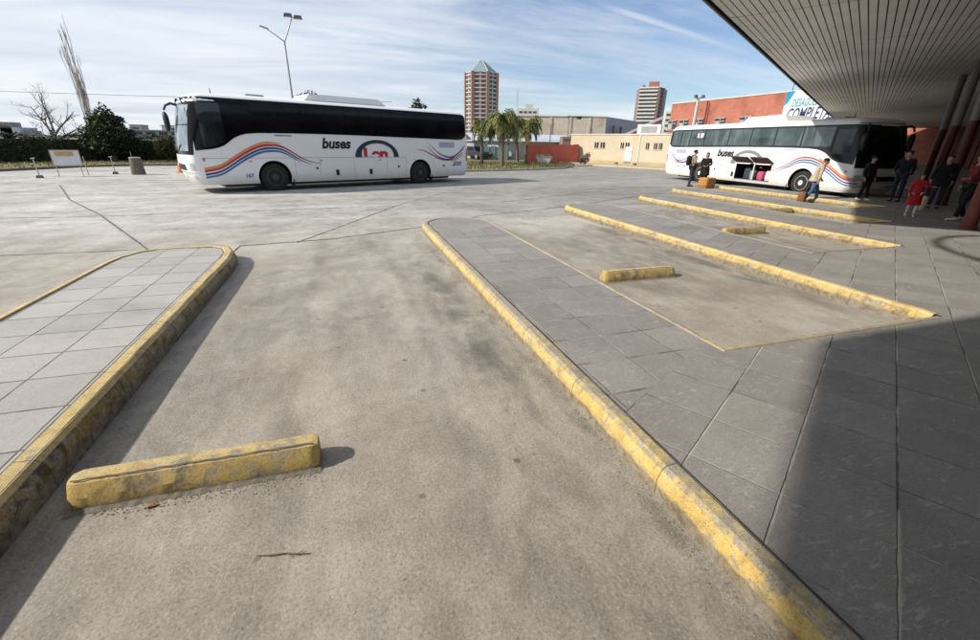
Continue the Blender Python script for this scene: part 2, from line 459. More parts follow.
w = bpy.data.worlds.new('World'); sc.world = w; w.use_nodes = True
nt = w.node_tree; N = nt.nodes; L = nt.links
for n in list(N): N.remove(n)
out = N.new('ShaderNodeOutputWorld')
sky = N.new('ShaderNodeTexSky'); sky.sky_type = 'NISHITA'; sky.sun_disc = False
sky.sun_elevation = math.asin(SUNV.z); sky.sun_rotation = math.atan2(SUNV.x, SUNV.y)
sky.air_density = 1.0; sky.dust_density = .3; sky.ozone_density = 1.0; sky.altitude = 50
bg = N.new('ShaderNodeBackground'); bg.inputs[1].default_value = .108
def wm(op, a, b=None, clamp=False):
    n = N.new('ShaderNodeMath'); n.operation = op; n.use_clamp = clamp
    for i, v in enumerate((a, b)):
        if v is None: continue
        if hasattr(v, 'links'): L.new(v, n.inputs[i])
        else: n.inputs[i].default_value = v
    return n.outputs[0]
tc = N.new('ShaderNodeTexCoord'); sp = N.new('ShaderNodeSeparateXYZ'); L.new(tc.outputs['Generated'], sp.inputs[0])
den = wm('ADD', wm('MAXIMUM', sp.outputs[2], 0), .12)
cbx = N.new('ShaderNodeCombineXYZ')
L.new(wm('DIVIDE', sp.outputs[0], den), cbx.inputs[0]); L.new(wm('DIVIDE', sp.outputs[1], den), cbx.inputs[1])
def wnoise(scale, rot, sc3, detail, rough, dist, loc=(0, 0, 0)):
    m = N.new('ShaderNodeMapping'); L.new(cbx.outputs[0], m.inputs[0])
    m.inputs['Scale'].default_value = sc3; m.inputs['Rotation'].default_value = (0, 0, rot); m.inputs['Location'].default_value = loc
    n = N.new('ShaderNodeTexNoise'); L.new(m.outputs[0], n.inputs['Vector'])
    n.inputs['Scale'].default_value = scale; n.inputs['Detail'].default_value = detail; n.inputs['Roughness'].default_value = rough; n.inputs['Distortion'].default_value = dist
    return n.outputs[0]
def wsm(v, a, b):
    n = N.new('ShaderNodeMapRange'); n.interpolation_type = 'SMOOTHSTEP'
    L.new(v, n.inputs[0]); n.inputs[1].default_value = a; n.inputs[2].default_value = b
    return n.outputs[0]
band = wnoise(.55, R(28), (.42, 1.1, 1), 7, .58, .9, (3.1, .7, 0))      # broad cirrus sheets
wisp = wnoise(1.6, R(20), (.45, 1.5, 1), 9, .64, 1.4, (.6, 2.2, 0))       # fine streaks
left = wsm(sp.outputs[0], .75, -.35)                                       # more cloud toward the sun's side
cl = wm('ADD', wm('MULTIPLY', band, .80), wm('MULTIPLY', wisp, .26))
cl = wm('ADD', cl, wm('MULTIPLY', left, .28))
clf = wm('MULTIPLY', wsm(cl, .47, .78), .92)
dp = N.new('ShaderNodeVectorMath'); dp.operation = 'DOT_PRODUCT'; L.new(tc.outputs['Generated'], dp.inputs[0]); dp.inputs[1].default_value = (-.1313, .3381, -.9319)
dw = wm('ADD', wm('ABSOLUTE', dp.outputs['Value']), wm('MULTIPLY', wm('SUBTRACT', wisp, .5), .012))
ctr = wm('MULTIPLY', wsm(dw, .0085, .001), wm('MULTIPLY', wsm(sp.outputs[0], .44, .54), wsm(sp.outputs[0], .74, .64)))
clf = wm('MAXIMUM', clf, wm('MULTIPLY', ctr, .5))
mixn = N.new('ShaderNodeMix'); mixn.data_type = 'RGBA'
ramp = N.new('ShaderNodeValToRGB'); L.new(wnoise(.8, R(26), (.5, 1.2, 1), 6, .55, .8, (8, 1, 0)), ramp.inputs[0])
ramp.color_ramp.elements[0].position = .36; ramp.color_ramp.elements[0].color = (6.2, 6.9, 7.9, 1)
ramp.color_ramp.elements[1].position = .62; ramp.color_ramp.elements[1].color = (8.5, 8.9, 9.4, 1)
tint = N.new('ShaderNodeMix'); tint.data_type = 'RGBA'; tint.blend_type = 'MULTIPLY'; tint.inputs[0].default_value = 1
L.new(sky.outputs[0], tint.inputs[6]); tint.inputs[7].default_value = (.99, 1.05, 1.20, 1)
L.new(clf, mixn.inputs[0]); L.new(tint.outputs[2], mixn.inputs[6]); L.new(ramp.outputs[0], mixn.inputs[7])
L.new(mixn.outputs[2], bg.inputs[0]); L.new(bg.outputs[0], out.inputs[0])
sc.view_settings.view_transform = 'Standard'
try: sc.view_settings.look = 'None'
except Exception: pass
sc.view_settings.exposure = 0

# ------------------------------------------------------------------ ground, pavements, kerbs
def sheet(name, poly, z, mat, kind='structure'):
    tris = tessellate_polygon([[Vector((p[0], p[1], 0)) for p in poly]])
    me = bpy.data.meshes.new(name)
    fs = []
    for a, b, c in tris:
        pa, pb, pc = poly[a], poly[b], poly[c]
        cr = (pb[0] - pa[0]) * (pc[1] - pa[1]) - (pb[1] - pa[1]) * (pc[0] - pa[0])
        if abs(cr) > 1e-9: fs.append((a, b, c) if cr > 0 else (c, b, a))
    me.from_pydata([(p[0], p[1], z) for p in poly], [], fs); me.update(); me.materials.append(mat)
    return tag(link(name, me), kind=kind)

sheet('ground', [(-2500, -2500), (2500, -2500), (2500, 2500), (-2500, 2500)], -.008, M['earth'])
sheet('road', [(-60, -14), (60, -14), (60, 52), (-60, 52)], 0, M['road'])

KZ = .18
def arc(cx, cy, rx, ry, a0, a1, n):
    return [(cx + rx * math.cos(R(a0 + (a1 - a0) * i / n)), cy + ry * math.sin(R(a0 + (a1 - a0) * i / n))) for i in range(n + 1)]

def offset_poly(pts, d, closed=False):
    """shift an open polyline sideways (to its right) by d"""
    out = []
    n = len(pts)
    for i in range(n):
        a = Vector(pts[i - 1]) if (i > 0 or closed) else None
        b = Vector(pts[i]); c = Vector(pts[(i + 1) % n]) if (i < n - 1 or closed) else None
        ns = []
        if a is not None: e = (b - a).normalized(); ns.append(Vector((e.y, -e.x)))
        if c is not None: e = (c - b).normalized(); ns.append(Vector((e.y, -e.x)))
        m = sum(ns, Vector((0, 0)))
        m.normalize()
        k = 1 / max(.35, m.dot(ns[0]))
        out.append(tuple(b + m * d * k))
    return out

def densify(pts, step=.18):
    out = []
    for i in range(len(pts) - 1):
        a, b = Vector(pts[i]), Vector(pts[i + 1]); n = max(1, int((b - a).length / step))
        for k in range(n): out.append(tuple(a + (b - a) * k / n))
    out.append(tuple(pts[-1])); return out

def kerb(name, line, mat, h=KZ, wtop=.115, rough=.0006):
    if not isinstance(mat, (tuple, list)): mat = (mat,)
    """line runs so that the pavement lies to its right; sweep of a kerbstone profile, slightly irregular"""
    prof = [(0.0, -.02), (0.0, h * .58), (.008, h * .72), (.022, h - .020), (.048, h + .004), (wtop - .012, h + .008), (wtop, h - .004), (wtop, h - .05)]
    mb = MB(); n = len(line)
    cols = [offset_poly(line, d) for d, z in prof]
    for j, (d, z) in enumerate(prof):
        for i in range(n):
            rnd = random.uniform(-rough, rough)
            x, y = cols[j][i]
            mb.v.append((x + rnd * (z > .02), y + rnd * .5, z + (random.uniform(-rough, rough) if 0 < j < 7 else 0)))
    for j in range(len(prof) - 1):
        for i in range(n - 1):
            mb.f.append((j * n + i, j * n + i + 1, (j + 1) * n + i + 1, (j + 1) * n + i)); mb.m.append((0, 0, 0, 1, 1, 2, 2)[j] if len(mat) == 3 else 0)
    mb.f.append(tuple(j * n for j in range(len(prof)))); mb.m.append(0)
    mb.f.append(tuple(j * n + n - 1 for j in range(len(prof)))[::-1]); mb.m.append(0)
    o = mb.build(name, list(mat))
    return tag(o, kind='structure')

# platform on the left
Aout = [(-3.42, -6), (-3.40, 7.3)] + [(-3.36, 7.62), (-3.22, 7.95), (-2.98, 8.14), (-2.5, 8.2), (-2.1, 8.16), (-1.88, 7.98), (-1.76, 7.62)] + [(-1.72, 7.2), (-1.72, -6)]
Aline = densify(Aout, .16)
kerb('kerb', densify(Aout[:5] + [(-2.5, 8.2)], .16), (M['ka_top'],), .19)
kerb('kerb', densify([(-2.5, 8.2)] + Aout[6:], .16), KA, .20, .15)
sheet('pavement', offset_poly(Aout, .135), .186, M['island'])

# concourse with its saw-tooth bus bays; kerb line walks with the pavement on its right
def tip(x0, x1, y):
    c = (x0 + x1) / 2; r = (x1 - x0) / 2
    return arc(c, y, r, .85, 180, 0, 10)
segs = []       # (points, material)
def bay(x_left, x_right, tipy, backy, nextx, fresh):
    t = tip(x_left, x_right, tipy)
    return t
bays = [(1.52, 3.16, 9.5, -7, 2.72), (6.05, 7.72, 11.4, 2.72, 5.37), (9.98, 11.85, 13.3, 5.37, 7.5), (13.25, 14.9, 15.5, 7.5, 9.75), (16.7, 18.25, 16.4, 9.75, 11.9), (22.3, 23.9, 18.5, 11.9, 14.0), (26.5, 28.1, 20.5, 14.0, 16.3)]
outline = []
for i, (x0, x1, ty, y0, y1) in enumerate(bays):
    t = tip(x0, x1, ty)
    left = [(x0, y0), (x0, ty)] ; 
    nx = bays[i + 1][0] if i + 1 < len(bays) else 31
    rightl = [t[5]] + t[6:] + [(x1, y1), (nx, y1)]
    outline += [(x0, y0)] + t + [(x1, y1)]
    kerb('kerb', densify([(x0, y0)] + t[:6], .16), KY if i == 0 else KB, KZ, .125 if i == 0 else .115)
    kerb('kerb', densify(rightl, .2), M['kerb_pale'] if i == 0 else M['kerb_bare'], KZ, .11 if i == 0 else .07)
outline += [(31, 16.3), (80, 45), (80, -30), (1.52, -30)]
# inner edge of the paving sheet follows the kerb tops
sheet('pavement', offset_poly(outline, .07, True), KZ - .004, M['concourse'])

# dark gaps between kerbstone and slabs
def strip(name, pts, wd, z, mat, jit=0.0):
    pts = densify(pts, .12) if jit else pts
    a = offset_poly(pts, wd / 2); b = offset_poly(pts, -wd / 2)
    mb = MB(); n = len(pts)
    for p in a + b: mb.v.append((p[0] + random.uniform(-jit, jit), p[1] + random.uniform(-jit, jit), z))
    for i in range(n - 1):
        mb.f.append((i, i + 1, n + i + 1, n + i)); mb.m.append(0)
    o = mb.build(name, mat, fix=False)
    me = o.data
    if sum(p.normal.z for p in me.polygons) < 0: me.flip_normals()
    return tag(o, kind='structure')
strip('pavement_joint', offset_poly(densify([(1.52, -4), (1.52, 9.5)] + tip(1.52, 3.16, 9.5)[1:5], .2), .133), .009, KZ + .003, M['joint'], .003)
strip('pavement_joint', offset_poly(densify([(-2.5, 8.2)] + Aout[6:], .2), .158), .012, .191, M['joint'], .003)
strip('pavement_joint', offset_poly(densify([(-2.5, 8.2)] + Aout[6:], .2), .052), .007, .2095, M['joint'], .003)
strip('pavement_joint', offset_poly(densify(Aout[:6], .2), .123), .010, .1925, M['joint'], .003)
# expansion joints and cracks of the yard slab
strip('road_joint', [(-10.8, 22.2), (-8.1, 16.9), (-5.94, 13.46), (-3.56, 9.2), (-3.1, 8.3)], .075, .004, M['joint_pale'], .01)
strip('road_joint', [(-10.8, 22.2), (-8.1, 16.9), (-5.94, 13.46), (-3.56, 9.2), (-3.1, 8.3)], .022, .008, M['joint'], .006)
strip('road_joint', [(-2.0, 8.3), (-1.97, 8.93), (-.4, 9.2), (1.5, 10.1), (2.2, 10.6)], .03, .004, M['joint'], .012)
strip('road_joint', [(2.6, 10.6), (3.4, 11.5), (6.2, 12.6), (10.2, 14.6), (14.2, 17.0)], .03, .004, M['joint'], .012)
strip('road_joint', [(-24, 14.5), (-6.2, 13.2), (5, 14.2), (14, 19)], .025, .004, M['joint'], .012)
strip('road_joint', [(-1.0, 9.0), (1.5, 14), (3.8, 17.5)], .02, .004, M['joint'], .012)
strip('road_joint', [(-9, 9.0), (-3.6, 9.0)], .028, .004, M['joint'], .012)
# grit lying along the kerb feet: uncountable crumbs
def grit(n, fn):
    mb = MB()
    for i in range(n):
        x, y, s = fn(i)
        a = random.uniform(0, 6.3)
        vs = []
        for k in range(4):
            t = a + k * 1.57; vs.append((x + s * math.cos(t) * random.uniform(.6, 1), y + s * math.sin(t) * random.uniform(.6, 1), .003))
        vs.append((x, y, s * random.uniform(.5, 1.1)))
        mb.add(vs, [(0, 1, 4), (1, 2, 4), (2, 3, 4), (3, 0, 4), (3, 2, 1, 0)], random.randrange(2))
    return mb
def gfn(i):
    k = i % 5
    if k < 2: return (1.50 - abs(random.gauss(0, .06)), random.uniform(.3, 8) ** 1.0, random.uniform(.002, .007))
    if k == 2: return (random.uniform(-1.45, -.30), 2.28 - abs(random.gauss(0, .05)), random.uniform(.002, .007))
    if k == 3: return (-1.70 + abs(random.gauss(0, .05)), random.uniform(.5, 7), random.uniform(.002, .006))
    return (random.uniform(-1.6, 1.5), random.uniform(.6, 5), random.uniform(.0015, .004))
tag(grit(2600, gfn).build('grit', [M['conc'], M['concd']], fix=False), 'pale grit and crumbs scattered over the bay floor along the kerb feet', 'grit', kind='stuff')

# ------------------------------------------------------------------ wheel stops and small litter
def wheel_stop(name, x0, y0, length, rz, w0, h, label, grp=None):
    t = thing(name, label, 'wheel stop', (x0, y0, 0), rz, grp)
    prof = [(0, 0), (.006, h * .50), (.050, h * .93), (.075, h), (w0 - .055, h), (w0 - .02, h * .9), (w0, h * .5), (w0, 0)]
    n = 44; mb = MB(); P = len(prof)
    for i in range(n + 1):
        s = i / n; e = min(s, 1 - s) * length
        sh = .75 + .25 * min(1, e / .03) if e < .03 else 1
        for (y, z) in prof:
            yy = w0 / 2 + (y - w0 / 2) * sh
            ch = 0
            mb.v.append((s * length, yy + random.uniform(-.0005, .0005), z * (.9 + .1 * sh) + (random.uniform(-.0006, .0006) if z > 0 else 0)))
    for i in range(n):
        for j in range(P - 1):
            mb.f.append((i * P + j, (i + 1) * P + j, (i + 1) * P + j + 1, i * P + j + 1)); mb.m.append(1 if 2 <= j <= 4 else 0)
    mb.f.append(tuple(range(P))); mb.m.append(0)
    mb.f.append(tuple(n * P + j for j in range(P))[::-1]); mb.m.append(0)
    mb.build('block', [M['stop'], M['stop_top']], t, smooth=30)
    # mortar bed showing along the front
    mb = MB(); m = 40
    pts = []
    for i in range(m + 1):
        pts.append((-.01 + i / m * (length + .02), -.022 - random.uniform(0, .022)))
    for i in range(m + 1): mb.v.append((pts[i][0], pts[i][1], .002))
    for i in range(m + 1): mb.v.append((pts[i][0], .02, .020 + random.uniform(-.003, .003)))
    for i in range(m): mb.f.append((i, i + 1, m + 2 + i, m + 1 + i)); mb.m.append(0)
    mb.build('mortar_bed', M['bed'], t)
    g = MB()
    gp = []
    for i in range(30): gp.append((.02 + i / 29 * (length - .04), .062 + random.uniform(-.004, .004)))
    for i in range(29):
        a, b = gp[i], gp[i + 1]
        g.quad((a[0], a[1] - .0035, h * .965 + .006), (b[0], b[1] - .0035, h * .965 + .006), (b[0], b[1] + .0035, h + .0055), (a[0], a[1] + .0035, h + .0055))
    g.build('crack', M['concd'], t)
    return t
wheel_stop('wheel_stop', -1.565, 2.30, 1.245, R(-1), .20, .15, 'worn yellow wheel stop nearest the viewer beside the pale paved platform')
wheel_stop('wheel_stop', 3.46, 5.17, 1.22, R(0), .20, .15, 'worn yellow concrete wheel stop touching the edge of the central paved platform')
wheel_stop('wheel_stop', 8.15, 7.68, 1.15, R(-2), .20, .15, 'dark faced yellow wheel stop in the second bay, third one counted from the viewer')
wheel_stop('wheel_stop', 12.05, 10.15, 1.15, R(-2), .20, .15, 'farthest small yellow wheel stop, in the third bay from the viewer')

t = MB()
t.tube([(-.585, 1.735, .006), (-.52, 1.712, .010), (-.45, 1.705, .008), (-.40, 1.682, .012), (-.335, 1.672, .006)], [.0016, .003, .0032, .003, .0018], 6)
t.tube([(-.57, 1.728, .007), (-.595, 1.700, .005)], [.002, .001], 5); t.tube([(-.40, 1.682, .01), (-.37, 1.700, .006)], [.002, .001], 5)
t.tube([(-.43, 1.70, .008), (-.42, 1.672, .004)], [.0018, .001], 5)
tag(t.build('twig', pm('twig_bark', (.13, .085, .05), .9, .3, 30)), 'thin bare brown twig lying on the concrete in the foreground bay', 'twig')
leafm = pm('dead_leaf', (.33, .15, .06), .8, .4, 30)
l = MB(); l.add([(-1.205, 2.225, .006), (-1.185, 2.212, .015), (-1.15, 2.218, .012), (-1.135, 2.235, .006), (-1.165, 2.24, .014)], [(0, 1, 4), (1, 2, 4), (2, 3, 4)])
tag(l.build('dead_leaf', leafm, fix=False), 'small curled brown dead leaf in front of the nearest wheel stop', 'leaf')

# ------------------------------------------------------------------ buses
WB = 1.28
PEXP = 2.7
RF = .42
def lerp_tab(tab, z):
    if z <= tab[0][0]: return tab[0][1]
    for (a, va), (b, vb) in zip(tab, tab[1:]):
        if z <= b: return va + (vb - va) * (z - a) / (b - a)
    return tab[-1][1]
FRONT = [(.30, .24), (.45, .15), (.7, .05), (1.0, .0), (1.3, .02), (1.6, .06), (2.2, .17), (2.8, .30), (3.0, .36), (3.12, .43), (3.2, .55), (3.26, .78), (3.29, 1.1)]
WIDTH = [(.30, WB - .03), (.42, WB), (2.0, WB), (2.5, WB - .015), (3.0, WB - .05), (3.08, WB - .075), (3.16, WB - .13), (3.22, WB - .24), (3.26, WB - .42), (3.29, WB - .75)]
REAR = [(.30, .16), (.5, .05), (.9, 0), (1.6, .0), (2.6, .07), (3.0, .13), (3.12, .2), (3.2, .32), (3.26, .5), (3.29, .8)]

class Bus:
    def __init__(s, root, L, side, kz):
        s.root = root; s.L = L; s.side = side; s.kz = kz
    def w(s, z): return lerp_tab(WIDTH, z / s.kz)
    def f(s, z): return lerp_tab(FRONT, z / s.kz)
    def r(s, z): return lerp_tab(REAR, z / s.kz)
    def surf(s, side, ss, z, off=0):
        """point on the side of the shell, ss metres behind the nose"""
        w = s.w(z); f = s.f(z); k = (ss - f) / RF; y = w; dx = 0; ny = 1.0
        if k < 1:
            k = max(k, 0.02)
            tt = (1 - (1 - k) ** PEXP) ** (1 / PEXP); y = w * tt
            g = (1 - k); nx = (g ** (PEXP - 1)); nyy = tt ** (PEXP - 1) * RF / w
            l = math.hypot(nx, nyy) or 1
            dx = nx / l; ny = nyy / l
        rr = s.L - s.r(z) - ss
        if rr < .22:
            k = max(rr / .22, .02)
            y = min(y, w - .22 * (1 - math.sqrt(max(0, 1 - (1 - k) ** 2))))
            if rr < .1: dx = -.7; ny = .7
        return (-ss + off * dx, side * (y + off * ny), z)
    def front_pt(s, tt, z, off=0):
        w = s.w(z); a = min(abs(tt), .9999)
        ss = s.f(z) + RF * (1 - (1 - a ** PEXP) ** (1 / PEXP))
        return (-ss + off, w * tt + off * .5 * (1 if tt > 0 else -1) * (a > .8), z)
    def band(s, name, side, slist, zlo, zhi, rows, off, mat, parent=None):
        mb = MB(); n = len(slist)
        for j in range(rows + 1):
            for ss in slist:
                a, b = zlo(ss), zhi(ss); z = a + (b - a) * j / rows
                mb.v.append(s.surf(side, ss, z, off))
        for j in range(rows):
            for i in range(n - 1):
                mb.f.append((j * n + i, j * n + i + 1, (j + 1) * n + i + 1, (j + 1) * n + i)); mb.m.append(0)
        return mb.build(name, mat, parent or s.root, smooth=40)

def frange(a, b, n): return [a + (b - a) * i / n for i in range(n + 1)]
def curve(tab):
    """smooth interpolation through points"""
    def f(x):
        if x <= tab[0][0]: return tab[0][1]
        if x >= tab[-1][0]: return tab[-1][1]
        for i in range(len(tab) - 1):
            if x <= tab[i + 1][0]:
                x0, y0 = tab[i]; x1, y1 = tab[i + 1]
                xm, ym = tab[max(i - 1, 0)]; xp, yp = tab[min(i + 2, len(tab) - 1)]
                m0 = (y1 - ym) / max(x1 - xm, 1e-6); m1 = (yp - y0) / max(xp - x0, 1e-6)
                h = x1 - x0; t = (x - x0) / h
                return (2*t**3-3*t**2+1)*y0 + (t**3-2*t**2+t)*h*m0 + (-2*t**3+3*t**2)*y1 + (t**3-t**2)*h*m1
    return f

def text_mesh(body, size, shear=.25, bold=.01):
    c = bpy.data.curves.new('lettering', 'FONT'); c.body = body; c.size = size; c.shear = shear; c.offset = bold
    c.resolution_u = 4
    o = bpy.data.objects.new('lettering', c); COL.objects.link(o)
    bpy.context.view_layer.update()
    dg = bpy.context.evaluated_depsgraph_get()
    me = bpy.data.meshes.new_from_object(o.evaluated_get(dg))
    bpy.data.objects.remove(o); bpy.data.curves.remove(c)
    return me

def place_text(me, fn, name, mat, parent, sx=1, cut=None):
    if cut is not None:
        bm = bmesh.new(); bm.from_mesh(me)
        bmesh.ops.bisect_plane(bm, geom=bm.verts[:] + bm.edges[:] + bm.faces[:], plane_co=(0, cut, 0), plane_no=(0, -1, 0), clear_outer=True)
        bm.to_mesh(me); bm.free()
    for v in me.vertices: v.co = fn(v.co.x * sx, v.co.y)
    me.materials.clear(); me.materials.append(mat)
    return link(name, me, parent)

def boolean_cut(o, cutters, mats_inside):
    for c in cutters:
        m = o.modifiers.new('cut', 'BOOLEAN'); m.operation = 'DIFFERENCE'; m.object = c; m.solver = 'EXACT'
    bpy.context.view_layer.update()
    dg = bpy.context.evaluated_depsgraph_get()
    me = bpy.data.meshes.new_from_object(o.evaluated_get(dg))
    o.modifiers.clear(); old = o.data; o.data = me
    for c in cutters: bpy.data.objects.remove(c)

def make_bus(name, label, loc, yaw, L, side, kz, s1, s2, dark_glass, cfg):
    root = thing(name, label, 'bus', loc, yaw)
    B = Bus(root, L, side, kz)
    # ---- shell
    zs = [z * kz for z in (.30, .38, .45, .6, .8, 1.0, 1.2, 1.4, 1.6, 1.8, 2.0, 2.25, 2.5, 2.8, 3.0, 3.06, 3.12, 3.17, 3.21, 3.245, 3.27, 3.29)]
    mb = MB(); ring = None
    ts = [math.sin(t * math.pi / 2) for t in frange(-1, 1, 22)][1:-1]
    for z in zs:
        pts = []
        f, r, wz = B.f(z), B.r(z), B.w(z)
        sl = frange(f + RF, L - r - .22, 16)
        for ss in sl: pts.append((-ss, wz, z))
        for k in range(1, 5): a = k / 5 * math.pi / 2; pts.append((-(L - r - .22 + .22 * math.sin(a)), wz - .22 + .22 * math.cos(a), z))
        for k in range(0, 9): pts.append((-(L - r), (wz - .22) * (1 - 2 * k / 8), z))
        for k in range(4, 0, -1): a = k / 5 * math.pi / 2; pts.append((-(L - r - .22 + .22 * math.sin(a)), -(wz - .22 + .22 * math.cos(a)), z))
        for ss in reversed(sl): pts.append((-ss, -wz, z))
        for tt in ts: pts.append(B.front_pt(tt, z))
        ring = len(pts); mb.v += pts
    for j in range(len(zs) - 1):
        for i in range(ring):
            i2 = (i + 1) % ring
            mb.f.append((j * ring + i, j * ring + i2, (j + 1) * ring + i2, (j + 1) * ring + i)); mb.m.append(0)
    mb.f.append(tuple(range(ring))); mb.m.append(0)
    mb.f.append(tuple((len(zs) - 1) * ring + i for i in range(ring))[::-1]); mb.m.append(0)
    body = mb.build('body', [M['white'], M['hold']], root)
    cut = []
    for sx in (s1, s2):
        for sd in (1, -1):
            c = MB().lathe([(.60, -.30), (.60, .62)], 28, axis='y')
            o = c.build('cutter', M['hold']); o.location = (-sx, sd * 1.0 - .16, .50); o.parent = root
            cut.append(o)
    if cfg.get('hold'):
        h0, h1, hz0, hz1 = cfg['hold']
        c = MB().box(((-(h0 + h1) / 2), side * .95, (hz0 + hz1) / 2), (h1 - h0, 1.1, hz1 - hz0)); cut.append(c.build('cutter', M['hold'], root))
    boolean_cut(body, cut, None)
    me = body.data
    idx = []
    for p in me.polygons:
        c = p.center; inside = False
        for sx in (s1, s2):
            if math.hypot(c.x + sx, c.z - .5) < .602 and abs(c.y) < 1.35 and c.z > .31:
                if not (abs(p.normal.y) > .9 and abs(abs(c.y) - WB) < .02): inside = True
        if cfg.get('hold'):
            h0, h1, hz0, hz1 = cfg['hold']
            if -h1 - .01 < c.x < -h0 + .01 and hz0 - .01 < c.z < hz1 + .01 and .2 < side * c.y < WB - .005: inside = True
        idx.append(1 if inside else 0)
    me.materials.clear(); me.materials.append(M['white']); me.materials.append(M['hold'])
    me.polygons.foreach_set('material_index', idx)
    me.polygons.foreach_set('use_smooth', [True] * len(me.polygons)); me.set_sharp_from_angle(angle=R(32))
    # ---- underframe
    u = MB().box((-(L / 2), 0, .30), (L - 2.2, 2.0, .22)); u.build('underframe', M['black'], root)
    # ---- wheels
    for sx in (s1, s2):
        for sd in (1, -1):
            t = MB().lathe([(.30, -.13), (.44, -.145), (.485, -.12), (.50, -.06), (.50, .06), (.485, .12), (.44, .145), (.30, .13)], 36, axis='y')
            wl = t.build('wheel', M['rubber'], root, smooth=40)
            wl.location = (-sx, sd * (WB - .17), .50)
            k = sd
            rm = MB()
            prof = [(.31, .0), (.31, .132), (.285, .135), (.27, .09), (.20, .05), (.17, .10), (.12, .115), (.115, .15), (.05, .155)]
            rm.lathe([(a, b * k) for a, b in prof], 30, axis='y')
            for q in range(10):
                a = q * math.pi / 5
                rm.lathe([(.018, .06 * k), (.018, .105 * k), (.006, .11 * k)], 6, (.205 * math.cos(a), 0, .205 * math.sin(a)), axis='y')
            rm.build('rim', M['rimdark'] if dark_glass else M['rim'], wl, smooth=35)
            if cfg.get('hub_ring') and sd == side:
                h = MB()
                for q in range(8):
                    a = q * math.pi / 4
                    h.tube([(.235 * math.cos(a), .105 * k, .235 * math.sin(a)), (.235 * math.cos(a), .12 * k, .235 * math.sin(a))], .030, 8)
                h.lathe([(.10, .12 * k), (.10, .165 * k), (.04, .17 * k)], 14, axis='y')
                h.build('wheel_nut_cover', M['white2'], wl)
            # arch lip
            lip = MB()
            pa = [(-sx + .615 * math.cos(a), sd * (WB + .004), .50 + .615 * math.sin(a)) for a in frange(R(-15), R(195), 26)]
            lip.tube(pa, .022, 6); lip.build('wheel_arch_trim', M['white'], root)
            fl = MB().box((-sx - .66, sd * (WB - .15), .29), (.03, .3, .26)); fl.build('mud_flap', M['black'], root)
    k = kz
    # ---- side glazing (both sides)
    zb = curve([(.2, 1.42 * k), (.55, 1.46 * k), (.9, 1.50 * k), (1.25, 1.61 * k), (1.6, 1.86 * k), (2.0, 2.0 * k), (2.5, 2.04 * k), (5.0, 2.06 * k), (8.5, 2.02 * k), (L - .9, 1.98 * k), (L - .45, 2.00 * k), (L - .22, 2.16 * k)])
    topz = (3.115 if dark_glass else 2.99) * k
    zt = curve([(.2, topz - .03), (.5, topz - .01), (1.0, topz), (L - .7, topz), (L - .35, topz - .03), (L - .22, topz - .14)])
    sl = [.36, .42, .5, .6, .75, .9, 1.05, 1.25, 1.4, 1.6, 1.8, 2.0, 2.4] + frange(2.9, L - 1.0, 12) + [L - .7, L - .45, L - .33, L - .22]
    for sd in (1, -1):
        B.band('window_band', sd, [max(q, .46) if q > .45 else q for q in sl], zb, zt, 8, .016, M['blackglass'] if dark_glass else M['black'])
    # individual panes
    divs = cfg['divs']
    for sd in (1, -1):
        for a, b in zip(divs, divs[1:]):
            lo = max(zb(a + .05), zb(b - .05)) + .06
            g = M['greyglass'] if not dark_glass else M['blackglass']
            B.band('window_pane', sd, frange(a + .035, b - .035, 4), lambda q: lo, lambda q: topz - .07, 6, .021, g)
    cabz = curve([(.55, 1.55 * k), (.9, 1.58 * k), (1.2, 1.68 * k), (1.42, 1.85 * k)])
    for sd in (1, -1):
        B.band('cab_window', sd, [.62, .75, .9, 1.05, 1.2, 1.32], cabz, lambda q: topz - .17, 6, .021, M['cabglass'])
    # ---- black front mask and windscreen
    def fband(name, t0, t1, z0, z1, off, mat, n=20, rows=9):
        mb = MB(); tl = frange(t0, t1, n)
        tl = [math.sin(t * math.pi / 2) for t in tl]
        for j in range(rows + 1):
            z = z0 + (z1 - z0) * j / rows
            for tt in tl: mb.v.append(B.front_pt(tt, z, off))
        m = n + 1
        for j in range(rows):
            for i in range(n):
                mb.f.append((j * m + i, j * m + i + 1, (j + 1) * m + i + 1, (j + 1) * m + i)); mb.m.append(0)
        return mb.build(name, mat, root, smooth=40)
    fband('front_mask', -.86, .86, 1.30 * k, 3.05 * k, .006, M['blackglass'], 24)
    scr = M['screen'] if dark_glass else M['screen_dark']
    fband('windscreen', -.67, -.012, 1.42 * k, 2.22 * k, .013, scr, 10); fband('windscreen', .012, .67, 1.42 * k, 2.22 * k, .013, scr, 10)
    fband('windscreen', -.67, -.012, 2.26 * k, 2.86 * k, .013, scr, 10); fband('windscreen', .012, .67, 2.26 * k, 2.86 * k, .013, scr, 10)
    for sd in (1, -1):
        wp = MB(); wp.tube([B.front_pt(sd * .12, 1.40 * k, .03), B.front_pt(sd * .5, 1.62 * k, .035)], .012, 6); wp.build('wiper', M['black'], root)
        # headlamp cluster and corner lamps
        hl = fband('headlight', sd * .60, sd * .80, .80 * k, 1.02 * k, .012, M['lamp_clear'], 6, 3)
        fband('fog_lamp', sd * .58, sd * .70, .50 * k, .60 * k, .012, M['lamp_clear'], 4, 2)
        c = B.surf(sd, .42, 1.14 * k, .008)
        B.band('side_marker', sd, [.50, .58], lambda q: 1.10 * k, lambda q: 1.20 * k, 1, .010, M['lamp_orange'])
    fband('grille', -.38, .38, .78 * k, .98 * k, .010, M['black'], 8, 2)
    fband('number_plate', -.12, .12, .50 * k, .62 * k, .012, M['white2'], 4, 1)
    fband('bumper_seam', -.80, .80, .70 * k, .715 * k, .010, M['grey'], 20, 1)
